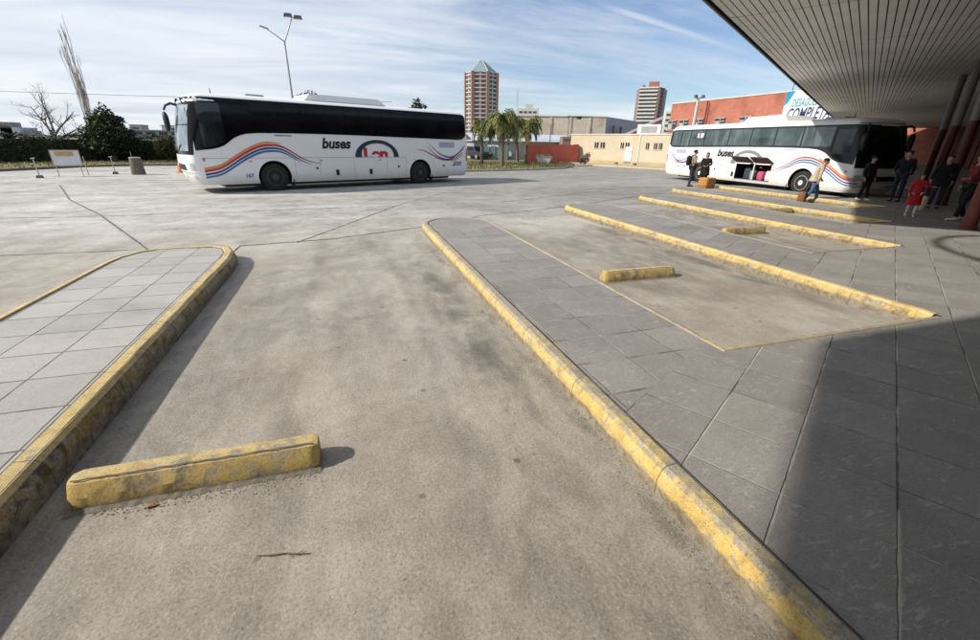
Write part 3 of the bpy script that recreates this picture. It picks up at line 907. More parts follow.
    # ---- mirrors on swan-neck arms
    for sd in ((-side,) if dark_glass else (1, -1)):
        m = MB()
        rch = .30 if sd == side else (.80 if dark_glass else .50)
        base = Vector(B.front_pt(sd * .80, 2.92 * k, 0))
        p = [base, base + Vector((.22 * rch, sd * .05, .05)), base + Vector((.42 * rch, sd * .10, -.02)), base + Vector((.52 * rch, sd * .12, -.18))]
        m.tube(p, [.045, .045, .04, .035], 8)
        arm = m.build('mirror_arm', M['black'], root, smooth=50)
        h = MB(); q = base + Vector((.52 * rch, sd * .12, -.56))
        prof = [(.02, -.34), (.10, -.31), (.13, -.20), (.135, .1), (.12, .26), (.05, .33)]
        for (r_, z_) in prof: pass
        h.lathe(prof, 14, tuple(q)); 
        for i, v in enumerate(h.v): h.v[i] = (q.x + (v[0] - q.x) * .62, v[1], v[2])
        hh = h.build('mirror_housing', M['black'], root, smooth=50)
        g = MB().box((q.x - .086, q.y, q.z - .03), (.006, .20, .50)); g.build('mirror_glass', M['lamp_clear'], hh)
    # ---- painted waves
    sides = (1, -1)
    d1 = cfg['wave_shift']
    def wave(name, pts, th, mat, off, ds, n=34):
        f = curve(pts); thf = curve(th)
        for sd in sides:
            B.band(name, sd, [q for q in frange(pts[0][0] + ds, pts[-1][0] + ds, n)], lambda q: (f(q - ds) - thf(q - ds) * cfg.get('thin', 1)) * k, lambda q: f(q - ds) * k, 1, off, mat)
    topc = [(.50, .84), (1.02, .95), (1.74, 1.37), (2.2, 1.60), (2.6, 1.71), (3.15, 1.67), (3.8, 1.28), (4.2, 1.10), (4.6, 1.02)]
    def shift(dz, e): return [(x, z - dz) for x, z in topc if x <= e]
    wave('stripe', [(x, z + .045) for x, z in topc if x <= cfg.get('orange_to', 3.2)], [(.5, .11), (1.7, .10), (2.7, .07), (3.15, .012)], M['orange'], .007, d1)
    wave('stripe', shift(.045, 4.7), [(.5, .065), (2.6, .075), (3.6, .055), (4.6, .01)], M['red'], .009, d1)
    wave('stripe', shift(.155, 4.3), [(.5, .06), (2.6, .065), (3.6, .05), (4.2, .01)], M['navy'], .009, d1)
    wave('stripe', shift(.25, 3.9), [(.5, .06), (2.6, .075), (3.4, .05), (3.8, .01)], M['blue'], .009, d1)
    d2 = cfg['rear_shift']
    v1 = [(9.70, 1.84), (10.0, 1.64), (10.3, 1.42), (10.7, 1.26), (11.15, 1.23), (11.55, 1.42), (11.95, 1.74)]
    wave('stripe', v1, [(9.7, .01), (10.4, .06), (11.2, .085), (11.9, .05)], M['blue'], .009, d2)
    wave('stripe', [(x - .14, z - .11) for x, z in v1[:-1]] + [(11.86, 1.58)], [(9.6, .01), (10.3, .05), (11.2, .06), (11.8, .03)], M['navy'], .009, d2)
    v3 = [(9.10, 1.54), (9.5, 1.50), (9.9, 1.34), (10.3, 1.17), (10.8, 1.08), (11.25, 1.14), (11.8, 1.42)]
    wave('stripe', v3, [(9.1, .01), (9.8, .05), (10.8, .06), (11.7, .04)], M['red'], .009, d2)
    wave('stripe', [(11.0, 1.00), (11.35, 1.10), (11.8, 1.30)], [(11.0, .02), (11.4, .06), (11.8, .04)], M['orange'], .010, d2)
    # ---- lettering
    for sd in sides:
        flip = 1 if sd == 1 else -1       # reading direction along +s on one side, -s on the other
        def mp(s0, z0):
            return lambda tx, tz: (-(s0 + flip * tx), sd * (WB + .010), z0 + tz)
        s_b = cfg['buses_s'] if flip == 1 else cfg['buses_s_mirror']
        me = text_mesh('buses', .53 * k, .22, .020)
        place_text(me, mp(s_b, 1.55 * k), 'lettering', M['ink'], root, 1.0)
        # arch of the emblem
        ca = cfg['arc_s'] if flip == 1 else cfg['arc_s_mirror']
        rx, rz, zb0 = 1.04, .69 * k, 1.205 * k
        mb = MB(); n = 30
        for i in range(n + 1):
            a = math.pi * i / n
            th = .10 + .16 * (1 - math.sin(a)) ** 1.0 * (1.0 if math.cos(a) > 0 else .6)
            x0, z0 = -math.cos(a) * rx, math.sin(a) * rz
            x1, z1 = -math.cos(a) * (rx - th - .06), math.sin(a) * (rz - .14)
            mb.v.append((-(ca + flip * x0), sd * (WB + .009), zb0 + z0)); mb.v.append((-(ca + flip * x1), sd * (WB + .009), zb0 + z1))
        for i in range(n): mb.f.append((2 * i, 2 * i + 1, 2 * i + 3, 2 * i + 2)); mb.m.append(0)
        mb.build('emblem', M['logo_dark'] if dark_glass else M['logo_grey'], root)
        if cfg.get('len', True) or sd != side:
            me = text_mesh('Len', .60 * k, 0.0, .030)
            place_text(me, lambda tx, tz: (-(ca + flip * (tx - .66)), sd * (WB + .012), 1.215 * k + (tz - .07)), 'lettering', M['logo_red'], root, 1.32, .072)
        me = text_mesh('167', .17, .0, .004)
        place_text(me, mp(cfg['num_s'] if flip == 1 else cfg['num_s'] + .35, .53), 'lettering', M['navy'], root, 1.1)
        # sash label by the stripes at the back
        B.band('rear_notice', sd, frange(L - 1.85, L - .92, 2), lambda q: 1.62 * k, lambda q: 1.86 * k, 1, .008, M['notice'])
        B.band('route_label', sd, frange(2.96, 3.57, 2), lambda q: 1.955 * k, lambda q: 1.985 * k, 1, .008, M['logo_dark'] if dark_glass else M['grey'])
    # ---- locker doors, seams, handles
    for sd in sides:
        hold = cfg.get('hold') if sd == side else None
        def skip(a): return hold and hold[0] - .06 < a < hold[1] + .06
        s_list = [s1 + .78, s1 + 1.75, s1 + 3.2, s1 + 4.75, s2 - .75]
        for a in s_list:
            if skip(a): continue
            B.band('seam', sd, [a - .007, a + .007], lambda q: .40, lambda q: 1.17 * k, 1, .004, M['grey'])
        x0 = .56; x1 = s2 - .72
        rng = [(x0, hold[0] - .05), (hold[1] + .05, x1)] if hold else [(x0, x1)]
        for a, b in rng: B.band('seam', sd, frange(a, b, 6), lambda q: 1.185 * k, lambda q: 1.20 * k, 1, .004, M['grey'])
        for a in (s1 + 2.45, s1 + 3.95):
            if skip(a): continue
            hb = MB().box((-a, sd * (WB + .012), .62), (.13, .022, .21)); hb.build('locker_handle', M['black'], root)
        for a in (s1 + 1.62, s2 - 1.15, s2 + 1.95, s2 + 1.35):
            if skip(a): continue
            hb = MB().box((-a, sd * (WB + .008), .80), (.09, .016, .07)); hb.build('locker_handle', M['black'], root)
        if dark_glass:
            gr = B.band('side_grille', sd, frange(L - .98, L - .48, 2), lambda q: .34, lambda q: .98, 1, .006, M['grey'])
        B.band('tail_light', sd, [L - .20, L - .12, L - .05], lambda q: 1.0, lambda q: 1.55 * k, 3, .010, M['lamp_red'])
        for a in (2.0, 4.6, 7.2, 9.0): B.band('side_marker', sd, [a - .05, a + .05], lambda q: 1.06 * k, lambda q: 1.10 * k, 1, .008, M['lamp_orange'])
    # rear end: window, lights, plate
    rb = MB()
    for z0, z1, y0, y1, m in ((2.05 * k, 2.85 * k, -1.0, 1.0, 0), (.55, .95, -.8, .8, 0)):
        rb.quad((-(L - B.r(z0)) - .008, y0, z0), (-(L - B.r(z0)) - .008, y1, z0), (-(L - B.r(z1)) - .008, y1, z1), (-(L - B.r(z1)) - .008, y0, z1))
    rb.build('rear_window', M['blackglass'], root)
    for sd in sides:
        q = MB().box((-L - .0, sd * .98, 1.2 * k), (.03, .16, .42)); q.build('tail_light', M['lamp_red'], root)
    # ---- roof equipment
    a0, a1, hh = cfg['ac']
    top = 3.27 * k
    m = MB()
    def roofbox(s0, s1_, wb, wt, h, sl0, sl1):
        return [(-s0, -wb, top), (-s0, wb, top), (-s1_, wb, top), (-s1_, -wb, top), (-(s0 + sl0), -wt, top + h), (-(s0 + sl0), wt, top + h), (-(s1_ - sl1), wt, top + h), (-(s1_ - sl1), -wt, top + h)]
    F6 = [(3, 2, 1, 0), (4, 5, 6, 7), (0, 1, 5, 4), (1, 2, 6, 5), (2, 3, 7, 6), (3, 0, 4, 7)]
    m.add(roofbox(a0, a1, .84, .80, hh, cfg['acs'][0], cfg['acs'][1]), F6)
    ac = m.build('air_conditioner', M['white2'], root)
    m = MB(); m.add(roofbox(a0 + (a1 - a0) * .25, a1 - (a1 - a0) * .25, .55, .5, .025, .05, .05), F6)
    for i, p_ in enumerate(m.v): m.v[i] = (p_[0], p_[1], p_[2] + hh)
    m.build('fan_cover', M['white2'], ac)
    m = MB(); m.add(roofbox(*cfg['hatch'], .42, .38, .09, .06, .06), F6); m.build('roof_hatch', M['grey'], root)
    m = MB(); m.tube([(-1.25, side * .75, top - .05), (-1.25, side * .75, top + .14)], [.02, .012], 6); m.build('antenna', M['black'], root)
    return root, B

M['notice'] = pm('pale_notice', (.42, .42, .52), .5, .35, 18)
# left bus, leaving
yawL = 3.5541
fwdL = Vector((math.cos(yawL), math.sin(yawL))); latL = Vector((-fwdL.y, fwdL.x))
pL = Vector((-5.03, 17.78)) - latL * WB
make_bus('coach_bus', 'white bus with one unbroken black window band crossing the open yard', (pL.x, pL.y, 0), yawL, 12.2, 1, 1.0, 2.78, 9.27, True,
         dict(divs=[2.2, 4.0, 5.7, 7.4, 9.1, 10.8, 11.8], wave_shift=0, rear_shift=0, buses_s=4.68, buses_s_mirror=7.9, arc_s=7.10, arc_s_mirror=5.5, num_s=1.74, ac=(4.4, 7.9, .23), acs=(.22, .35), hatch=(2.4, 3.1)))
# right bus, docked with its luggage hold open
yawR = 4.6632
fwdR = Vector((math.cos(yawR), math.sin(yawR))); latR = Vector((-fwdR.y, fwdR.x))
pR = Vector((18.84, 12.24)) + latR * WB
busR, BR = make_bus('coach_bus', 'white bus with grey green window panes parked under the canopy edge, its luggage hold open', (pR.x, pR.y, 0), yawR, 12.0, -1, .935, 2.36, 8.75, False,
         dict(divs=[1.42, 2.82, 4.2, 5.6, 7.05, 8.81, 10.01, 10.78, 11.62], wave_shift=-.42, rear_shift=-.35, buses_s=4.3, buses_s_mirror=7.62, arc_s=6.7, arc_s_mirror=5.55, num_s=1.5, ac=(4.2, 6.75, .24), acs=(.25, .2), hatch=(1.9, 2.8),
              hold=(4.0, 6.15, .42, 1.17), hub_ring=True, len=False, thin=.78, orange_to=2.3))
# the two raised flaps of the hold, and its post
for a, b in ((3.93, 5.02), (5.10, 6.22)):
    m = MB()
    y0, y1 = -(WB + .01), -(WB + .42); z0, z1 = 1.20, 1.44
    m.add([(-a, y0, z0), (-b, y0, z0), (-b + .04, y1, z1), (-a - .04, y1, z1), (-a, y0, z0 + .05), (-b, y0, z0 + .05), (-b + .04, y1, z1 + .05), (-a - .04, y1, z1 + .05)], [(3, 2, 1, 0), (4, 5, 6, 7), (0, 1, 5, 4), (1, 2, 6, 5), (2, 3, 7, 6), (3, 0, 4, 7)])
    o = m.build('hold_flap', [M['doorbrown'], M['white']], busR); o['label'] = 'raised luggage flap with brown inner lining'
    for p in o.data.polygons:
        if p.normal.z > .5: p.material_index = 1
    e = MB().box((-(a + b) / 2, -(WB + .06), 1.165), ((b - a) * .8, .02, .05)); e.build('hold_sill', M['white2'], busR)
m = MB(); m.tube([(-5.06, -(WB - .06), .42), (-5.06, -(WB - .06), 1.18)], .03, 8); m.build('hold_post', M['white2'], busR)
m = MB().box((-5.07, -(WB - .02), .41), (2.15, .04, .035)); m.build('hold_sill', M['chrome'], busR)
# paper sheets behind the rear side windows
m = MB()
m.quad((-9.28, -(WB - .012), 2.35), (-9.42, -(WB - .012), 2.35), (-9.42, -(WB - .022), 2.58), (-9.28, -(WB - .022), 2.58))
m.quad((-8.98, -(WB - .010), 2.36), (-9.18, -(WB - .010), 2.34), (-9.15, -(WB - .022), 2.60), (-8.93, -(WB - .022), 2.58))
o = m.build('window_sticker', M['white2'], busR)
o.location = (0, -.02, 0)

def bus_pt(p, yaw, s, y, z):
    f = Vector((math.cos(yaw), math.sin(yaw))); l = Vector((-f.y, f.x))
    q = p - f * s + l * y
    return (q.x, q.y, z)

def bag(name, label, cat, loc, rz, d, mat, strapmat, grp=None, soft=.06):
    t = thing(name, label, cat, loc, rz, grp)
    mb = MB(); a, b, h = d
    rows = [(0, .88), (.06, .98), (.35, 1.03), (.7, 1.0), (.9, .92), (1.0, .72)]
    n = 20
    for z, k in rows:
        for i in range(n):
            tt = 2 * math.pi * i / n; c, s_ = math.cos(tt), math.sin(tt)
            px = a / 2 * k * math.copysign(abs(c) ** .45, c); py = b / 2 * k * math.copysign(abs(s_) ** .45, s_)
            mb.v.append((px + random.uniform(-1, 1) * soft * .08, py + random.uniform(-1, 1) * soft * .08, h * z))
    for j in range(len(rows) - 1):
        for i in range(n): i2 = (i + 1) % n; mb.f.append((j * n + i, j * n + i2, (j + 1) * n + i2, (j + 1) * n + i)); mb.m.append(0)
    mb.f.append(tuple(range(n))); mb.m.append(0); mb.f.append(tuple((len(rows) - 1) * n + i for i in range(n))); mb.m.append(0)
    mb.build('bag_body', mat, t, smooth=50)
    hd = MB(); hd.tube([(-a * .2, 0, h * .97), (-a * .17, 0, h * 1.14), (0, 0, h * 1.2), (a * .17, 0, h * 1.14), (a * .2, 0, h * .97)], .014, 6); hd.build('handle', strapmat, t)
    return t
pinkm = pm('pink_fabric', (.50, .08, .18), .8, .3, 6); darkm = pm('dark_fabric', (.025, .026, .032), .9, .3, 6); bagwhite = pm('white_bag', (.68, .68, .68), .7, .15, 4)
bluem = pm('slate_fabric', (.035, .05, .07), .85, .3, 6)
q = bus_pt(pR, yawR, 4.72, -.98, .425); bag('travel_bag', 'bright pink travel bag inside the open luggage hold of the docked bus', 'bag', q, yawR, (.36, .34, .40), pinkm, darkm)
q = bus_pt(pR, yawR, 4.32, -.95, .425); bag('travel_bag', 'white bag beside the pink one in the open luggage hold', 'bag', q, yawR, (.30, .28, .44), bagwhite, darkm)
q = bus_pt(pR, yawR, 5.6, -.90, .425); bag('suitcase', 'slate blue suitcase in the left half of the open luggage hold', 'suitcase', q, yawR, (.42, .34, .55), bluem, darkm)
q = bus_pt(pR, yawR, 5.22, -1.0, .425); bag('travel_bag', 'pale grey bag next to the post of the open luggage hold', 'bag', q, yawR, (.24, .30, .42), pm('grey_fabric', (.30, .31, .32), .8, .2, 5), darkm)
# ------------------------------------------------------------------ people
SKIN = pm('skin', (.42, .25, .18), .6, .12, 8)
EYE = pm('eye_white', (.55, .53, .50), .3, .1, 4); PUP = pm('iris', (.03, .02, .015), .3, .1, 4); LIP = pm('lips', (.34, .13, .11), .5, .1, 4)
def skin_mesh(name, chain, mat, parent, level=1, root=0):
    """chain: list of (co, radius or (rx,ry), parent index); one continuous surface grown over the skeleton"""
    me = bpy.data.meshes.new(name)
    me.from_pydata([c[0] for c in chain], [(c[2], i) for i, c in enumerate(chain) if c[2] is not None], [])
    o = link(name, me)
    o.modifiers.new('skin', 'SKIN')
    if not me.skin_vertices: return o
    for i, c in enumerate(chain):
        r = c[1] if isinstance(c[1], tuple) else (c[1], c[1])
        sv = me.skin_vertices[0].data[i]; sv.radius = r; sv.use_root = (i == root)
    o.modifiers['skin'].use_smooth_shade = True
    s = o.modifiers.new('sub', 'SUBSURF'); s.levels = level; s.render_levels = level
    bpy.context.view_layer.update()
    dg = bpy.context.evaluated_depsgraph_get()
    m2 = bpy.data.meshes.new_from_object(o.evaluated_get(dg))
    o.modifiers.clear(); o.data = m2; bpy.data.meshes.remove(me)
    m2.materials.clear(); m2.materials.append(mat)
    m2.polygons.foreach_set('use_smooth', [True] * len(m2.polygons))
    o.parent = parent
    return o

def person(label, loc, rz, h, top, legs, shoes, hair, pose=None, coat=0.0, longhair=False, hood=None, hat=None, group=None):
    """faces local -Y; pose overrides joints of the standing skeleton (in units of 1.72 m)"""
    J = dict(pel=(0, 0, .94), wai=(0, 0, 1.08), che=(0, .005, 1.30), nec=(0, .015, 1.46), hea=(0, -.005, 1.60),
             shL=(.185, .01, 1.405), elL=(.235, .03, 1.13), wrL=(.235, -.06, .89), shR=(-.185, .01, 1.405), elR=(-.235, .03, 1.13), wrR=(-.235, -.06, .89),
             hiL=(.095, 0, .90), knL=(.105, -.02, .50), anL=(.105, .02, .085), hiR=(-.095, 0, .90), knR=(-.105, -.02, .50), anR=(-.105, .02, .085))
    J.update(pose or {})
    J = {k: Vector(v) for k, v in J.items()}
    t = thing('person', label, 'person', loc, rz, group)
    k = h / 1.72
    t.scale = (k, k, k)
    V = []
    def add(co, r, p=None): V.append((tuple(co), r, p)); return len(V) - 1
    p = add(J['pel'], (.135, .105)); wv = add(J['wai'], (.125, .095), p); ch = add(J['che'], (.150, .105), wv)
    nb = add(J['nec'], (.058, .060), ch); hd = J['hea']; up = (hd - J['nec']).normalized()
    n2 = add(J['nec'].lerp(hd, .45), .055, nb); h1 = add(hd + Vector((0, -.012, -.035)), (.066, .080), n2)
    h2 = add(hd + Vector((0, .0, .03)), (.075, .092), h1); h3 = add(hd + Vector((0, .005, .085)), (.062, .075), h2)
    nose = add(hd + Vector((0, -.112, -.010)), .010, h1)
    for s in (-1, 1): add(hd + Vector((s * .082, .008, -.008)), .014, h1)
    for sfx, s in (('L', 1), ('R', -1)):
        sh = add(J['sh' + sfx], .062, ch); up_ = add(J['sh' + sfx].lerp(J['el' + sfx], .5), .050, sh); el = add(J['el' + sfx], .042, up_); wr = add(J['wr' + sfx], .028, el)
        d = (J['wr' + sfx] - J['el' + sfx]).normalized()
        side = Vector((0, 1, 0)); side = (side - d * side.dot(d)).normalized(); nrm = d.cross(side)
        pa = add(J['wr' + sfx] + d * .055, (.022, .036), wr)
        base = J['wr' + sfx] + d * .09
        for q, (o, ln) in enumerate(((-.030, .062), (-.010, .075), (.010, .070), (.029, .055))):
            a = add(base + side * o, .0095, pa); b = add(base + side * o + d * ln * .55 + nrm * -.012 * s, .0085, a); add(base + side * o * .9 + d * ln * .85 + nrm * -.034 * s, .0075, b)
        a = add(J['wr' + sfx] + d * .045 - side * .040, .0105, pa); add(J['wr' + sfx] + d * .085 - side * .060, .0085, a)
        hi = add(J['hi' + sfx], .092, p); th = add(J['hi' + sfx].lerp(J['kn' + sfx], .5), .078, hi); kn = add(J['kn' + sfx], .056, th); ca = add(J['kn' + sfx].lerp(J['an' + sfx], .4) + Vector((0, .012, 0)), .052, kn)
        an = add(J['an' + sfx], .036, ca); add(J['an' + sfx] + Vector((s * .015, -.12, -.055)), .030, an)
    skin_mesh('body', V, SKIN, t, 1)
    # jacket : torso and sleeves
    V = []
    p = add(J['pel'] + Vector((0, 0, -.03)), (.165, .135)); wv = add(J['wai'], (.155, .125), p); ch = add(J['che'], (.180, .138), wv); c2 = add(J['che'].lerp(J['nec'], .68), (.105, .090), ch); add(J['nec'] + Vector((0, 0, .012)), (.070, .072), c2)
    for sfx in 'LR':
        sh = add(J['sh' + sfx], .082, ch); up_ = add(J['sh' + sfx].lerp(J['el' + sfx], .5), .068, sh); el = add(J['el' + sfx], .060, up_); add(J['el' + sfx].lerp(J['wr' + sfx], .93), .045, el)
    jk = skin_mesh('jacket', V, top, t, 2)
    if coat:
        m = MB(); n = 20; rws = [(.13, .165, .135), (.0, .212, .160), (-coat * .5, .228, .182), (-coat, .245, .205), (-coat + .01, .23, .19)]
        for dz, rx_, ry_ in rws:
            for i in range(n):
                tt = 2 * math.pi * i / n; rip = 1 + .04 * math.sin(tt * 5) * (dz < -.05)
                m.v.append((J['pel'].x + rx_ * rip * math.cos(tt), J['pel'].y + .005 + ry_ * rip * math.sin(tt), J['pel'].z + dz))
        for j in range(len(rws) - 1):
            for i in range(n): i2 = (i + 1) % n; m.f.append((j * n + i, j * n + i2, (j + 1) * n + i2, (j + 1) * n + i)); m.m.append(0)
        m.build('coat_hem', top, t, smooth=60)
    V = []
    p = add(J['pel'] + Vector((0, 0, .02)), (.145, .118))
    for sfx in 'LR':
        hi = add(J['hi' + sfx], .105, p); th = add(J['hi' + sfx].lerp(J['kn' + sfx], .5), .092, hi); kn = add(J['kn' + sfx], .072, th); ca = add(J['kn' + sfx].lerp(J['an' + sfx], .5), .066, kn); add(J['an' + sfx] + Vector((0, 0, .0)), .056, ca)
    skin_mesh('trousers', V, legs, t, 2)
    for sfx, s in (('L', 1), ('R', -1)):
        a = J['an' + sfx]
        m = MB(); rows = []
        for (y, wd, ht) in ((.075, .030, .06), (.05, .045, .10), (0, .048, .11), (-.07, .050, .075), (-.14, .048, .06), (-.19, .030, .045)):
            rows.append((y, wd, ht))
        n = 8
        for y, wd, ht in rows:
            for i in range(n):
                tt = 2 * math.pi * i / n
                m.v.append((a.x + s * .01 + wd * math.cos(tt), a.y + y, a.z - .085 + ht / 2 + ht / 2 * math.sin(tt)))
        for j in range(len(rows) - 1):
            for i in range(n): i2 = (i + 1) % n; m.f.append((j * n + i, j * n + i2, (j + 1) * n + i2, (j + 1) * n + i)); m.m.append(0)
        m.f.append(tuple(range(n))); m.m.append(0); m.f.append(tuple((len(rows) - 1) * n + i for i in range(n))); m.m.append(0)
        m.build('shoe', shoes, t, smooth=60)
    # hair
    m = MB(); n = 14; c = hd + Vector((0, .016, .045))
    prof = [(.082, -.045 if not longhair else -.2), (.092, 0), (.088, .04), (.066, .075), (.03, .092)]
    for r_, z_ in prof:
        for i in range(n):
            tt = 2 * math.pi * i / n; s_ = math.sin(tt); fr = 1 if s_ > -.5 else .93
            lift = .055 if (s_ < -.35 and z_ <= 0) else 0
            if longhair and s_ < -.35 and z_ < -.1: lift = .22
            m.v.append((c.x + r_ * .98 * math.cos(tt), c.y + r_ * 1.12 * s_ * fr, c.z + z_ + lift))
    for j in range(len(prof) - 1):
        for i in range(n): i2 = (i + 1) % n; m.f.append((j * n + i, j * n + i2, (j + 1) * n + i2, (j + 1) * n + i)); m.m.append(0)
    m.f.append(tuple((len(prof) - 1) * n + i for i in range(n))); m.m.append(0)
    m.build('hair', hair, t, smooth=60)
    if hat:
        m = MB(); m.lathe([(.100, .0), (.104, .03), (.095, .07), (.06, .098), (.02, .106)], 16, (c.x, c.y - .005, c.z + .0)); m.box((c.x, c.y - .12, c.z + .012), (.13, .10, .012)); m.build('cap', hat, t, smooth=50)
    for s in (-1, 1):
        m = MB(); m.lathe([(.004, -.010), (.012, -.005), (.013, .002), (.006, .010)], 8, (hd.x + s * .030, hd.y - .088, hd.z + .012)); e = m.build('eye', EYE, t)
        m = MB(); m.box((hd.x + s * .030, hd.y - .101, hd.z + .012), (.010, .004, .010)); m.build('iris', PUP, e)
    m = MB(); m.box((hd.x, hd.y - .092, hd.z - .055), (.042, .010, .012)); m.build('mouth', LIP, t)
    return t

cl = {}
def cloth(n, c, v=.3): cl[n] = pm(n, c, .9, v, 9); return cl[n]
beige = cloth('beige_cloth', (.46, .38, .27)); jeans = cloth('blue_denim', (.055, .11, .24)); darkj = cloth('dark_denim', (.013, .020, .042)); blk = cloth('black_cloth', (.0045, .0045, .006)); redc = cloth('red_cloth', (.42, .012, .022)); tan = cloth('tan_vest', (.36, .27, .15))  # black and dark denim deepened, canopy shade put into the cloth
whitec = cloth('white_cloth', (.62, .60, .58), .15); shoeb = cloth('dark_shoe', (.02, .018, .016)); shoew = cloth('white_shoe', (.68, .67, .65), .1); hairb = cloth('dark_hair', (.018, .012, .009)); hairg = cloth('grey_hair', (.16, .15, .14)); hairbr = cloth('brown_hair', (.05, .027, .015)); charcoal = cloth('charcoal_cloth', (.014, .013, .014)); redshade = cloth('shaded_red_cloth', (.15, .010, .014))  # last cloth: jacket red darkened, canopy shade put into its colour

def face(dx, dy): return math.atan2(dx, -dy)     # turn so that local -Y looks along (dx,dy)
# man in beige jacket, walking away to the right with head bent, bag in hand
person('stooping man in beige jacket, jeans and cap walking past the docked bus', (16.55, 12.15, 0), face(.55, -.45), 1.60, beige, jeans, shoew, hairg,
       dict(pel=(0, .05, .94), wai=(0, .02, 1.08), che=(0, -.06, 1.29), nec=(0, -.12, 1.43), hea=(0, -.17, 1.555), shL=(.19, -.06, 1.39), shR=(-.19, -.06, 1.39), elL=(.24, -.05, 1.12), elR=(-.24, -.04, 1.12), wrL=(.22, -.20, .93), wrR=(-.25, -.02, .88),
            knL=(.11, -.16, .51), anL=(.11, -.22, .085), knR=(-.11, .06, .50), anR=(-.11, .26, .12)), coat=.10, hat=charcoal)
bag('holdall', 'reddish brown holdall standing at the feet of the man in the beige jacket', 'bag', (16.22, 12.25, .0), .5, (.36, .26, .40), pm('brown_leather', (.20, .085, .04), .7, .35, 8), darkm)
person('person in tan vest and jeans with a black backpack beside the woven box', (16.75, 18.75, 0), face(.9, -.5), 1.74, tan, darkj, shoeb, hairb,
       dict(hea=(0, -.05, 1.59), elR=(-.24, -.03, 1.14), wrR=(-.16, -.24, 1.10), elL=(.24, -.02, 1.13), wrL=(.12, -.26, 1.05), anR=(-.16, .07, .085), anL=(.12, -.02, .085)))
t = thing('backpack', 'black backpack worn by the person in the tan vest', 'backpack', (16.75, 18.75, 0), face(.9, -.5))
m = MB(); n = 14
rows = [(1.00, .75), (1.03, .95), (1.15, 1.05), (1.30, 1.0), (1.40, .9), (1.46, .6)]
for z, k in rows:
    for i in range(n):
        tt = 2 * math.pi * i / n; c, s_ = math.cos(tt), math.sin(tt)
        m.v.append((.16 * k * math.copysign(abs(c) ** .6, c), .235 + .10 * k * math.copysign(abs(s_) ** .6, s_), z))
for j in range(len(rows) - 1):
    for i in range(n): i2 = (i + 1) % n; m.f.append((j * n + i, j * n + i2, (j + 1) * n + i2, (j + 1) * n + i)); m.m.append(0)
m.f.append(tuple(range(n))); m.m.append(0); m.f.append(tuple((len(rows) - 1) * n + i for i in range(n))); m.m.append(0)
m.build('pack', blk, t, smooth=50)
for s in (-1, 1):
    m = MB(); m.tube([(s * .10, .15, 1.40), (s * .11, .06, 1.50), (s * .11, -.08, 1.46), (s * .12, -.16, 1.30), (s * .14, -.08, 1.12), (s * .13, .14, 1.06)], .016, 6); m.build('strap', blk, t)
person('woman in a long black coat standing between the docked bus and the woven box', (17.25, 18.40, 0), face(-.7, -.7), 1.62, blk, blk, shoeb, hairb,
       dict(elL=(.25, -.02, 1.15), wrL=(.10, -.22, 1.08), elR=(-.25, -.02, 1.15), wrR=(-.09, -.22, 1.06)), coat=.34, longhair=True)
# woven box
t = thing('woven_box', 'squat orange brown woven box on the road at the feet of two people', 'box', (17.08, 17.95, 0), .3)
orb = pm('woven_straw', (.50, .24, .06), .85, .35, 22, bump=.5)
m = MB(); n = 24
rows = [(0, .93), (.03, 1.0), (.22, 1.04), (.40, 1.02), (.47, .96), (.48, .85)]
for z, k in rows:
    for i in range(n):
        tt = 2 * math.pi * i / n; c, s_ = math.cos(tt), math.sin(tt)
        m.v.append((.40 * k * math.copysign(abs(c) ** .35, c), .26 * k * math.copysign(abs(s_) ** .35, s_), z))
for j in range(len(rows) - 1):
    for i in range(n): i2 = (i + 1) % n; m.f.append((j * n + i, j * n + i2, (j + 1) * n + i2, (j + 1) * n + i)); m.m.append(0)
m.f.append(tuple(range(n))); m.m.append(0); m.f.append(tuple((len(rows) - 1) * n + i for i in range(n))); m.m.append(0)
m.build('box_body', orb, t, smooth=50)
for z in (.12, .26, .38):
    m = MB(); m.tube([(.418 * math.copysign(abs(math.cos(a)) ** .35, math.cos(a)), .274 * math.copysign(abs(math.sin(a)) ** .35, math.sin(a)), z) for a in frange(0, 6.283, 40)], .008, 5); m.build('rib', pm('dark_straw', (.30, .13, .03), .85, .3, 12), t)

# people in the shade
person('person all in black with pale shoes in front of the docked bus, nearer its corner', (17.85, 11.25, KZ), face(-.2, -.9), 1.50, blk, blk, shoew, hairb, dict(anL=(.15, -.06, .085), anR=(-.12, .08, .085)))
person('tall person in black jacket and dark jeans before the middle of the docked bus front', (18.75, 10.75, KZ), face(-.95, -.2), 1.70, blk, darkj, shoeb, hairb, dict(elR=(-.25, -.04, 1.15), wrR=(-.2, -.25, 1.02)))
person('small girl in a long red coat, white tights and white shoes', (14.95, 8.08, KZ), face(-.75, -.5), 1.13, redc, whitec, shoew, hairbr,
       dict(hea=(0, -.005, 1.585), shL=(.175, .01, 1.39), elL=(.30, .02, 1.22), wrL=(.42, .0, 1.22), knL=(.12, -.10, .5), anL=(.12, -.12, .085), anR=(-.10, .12, .085)), coat=.48, longhair=True)
person('adult in black with blue jeans standing behind the girl in red', (17.9, 9.15, KZ), face(-.8, -.6), 1.60, blk, darkj, shoeb, hairbr, dict(elR=(-.27, -.02, 1.14), wrR=(-.30, -.14, .90)), coat=.15)
bag('shopping_bag', 'beige shopping bag between the girl in red and the adult in black', 'bag', (16.9, 8.88, KZ), .6, (.32, .14, .42), pm('beige_paper', (.46, .38, .24), .8, .2, 6), darkm)
person('person in a red jacket and black trousers half hidden behind the nearest red column', (15.45, 7.25, KZ), face(-.8, .5), 1.66, redshade, blk, shoew, hairb, dict(anL=(.12, -.16, .085), knL=(.12, -.10, .5), anR=(-.10, .16, .085), elL=(.24, -.02, 1.14), wrL=(.2, -.25, 1.1)))

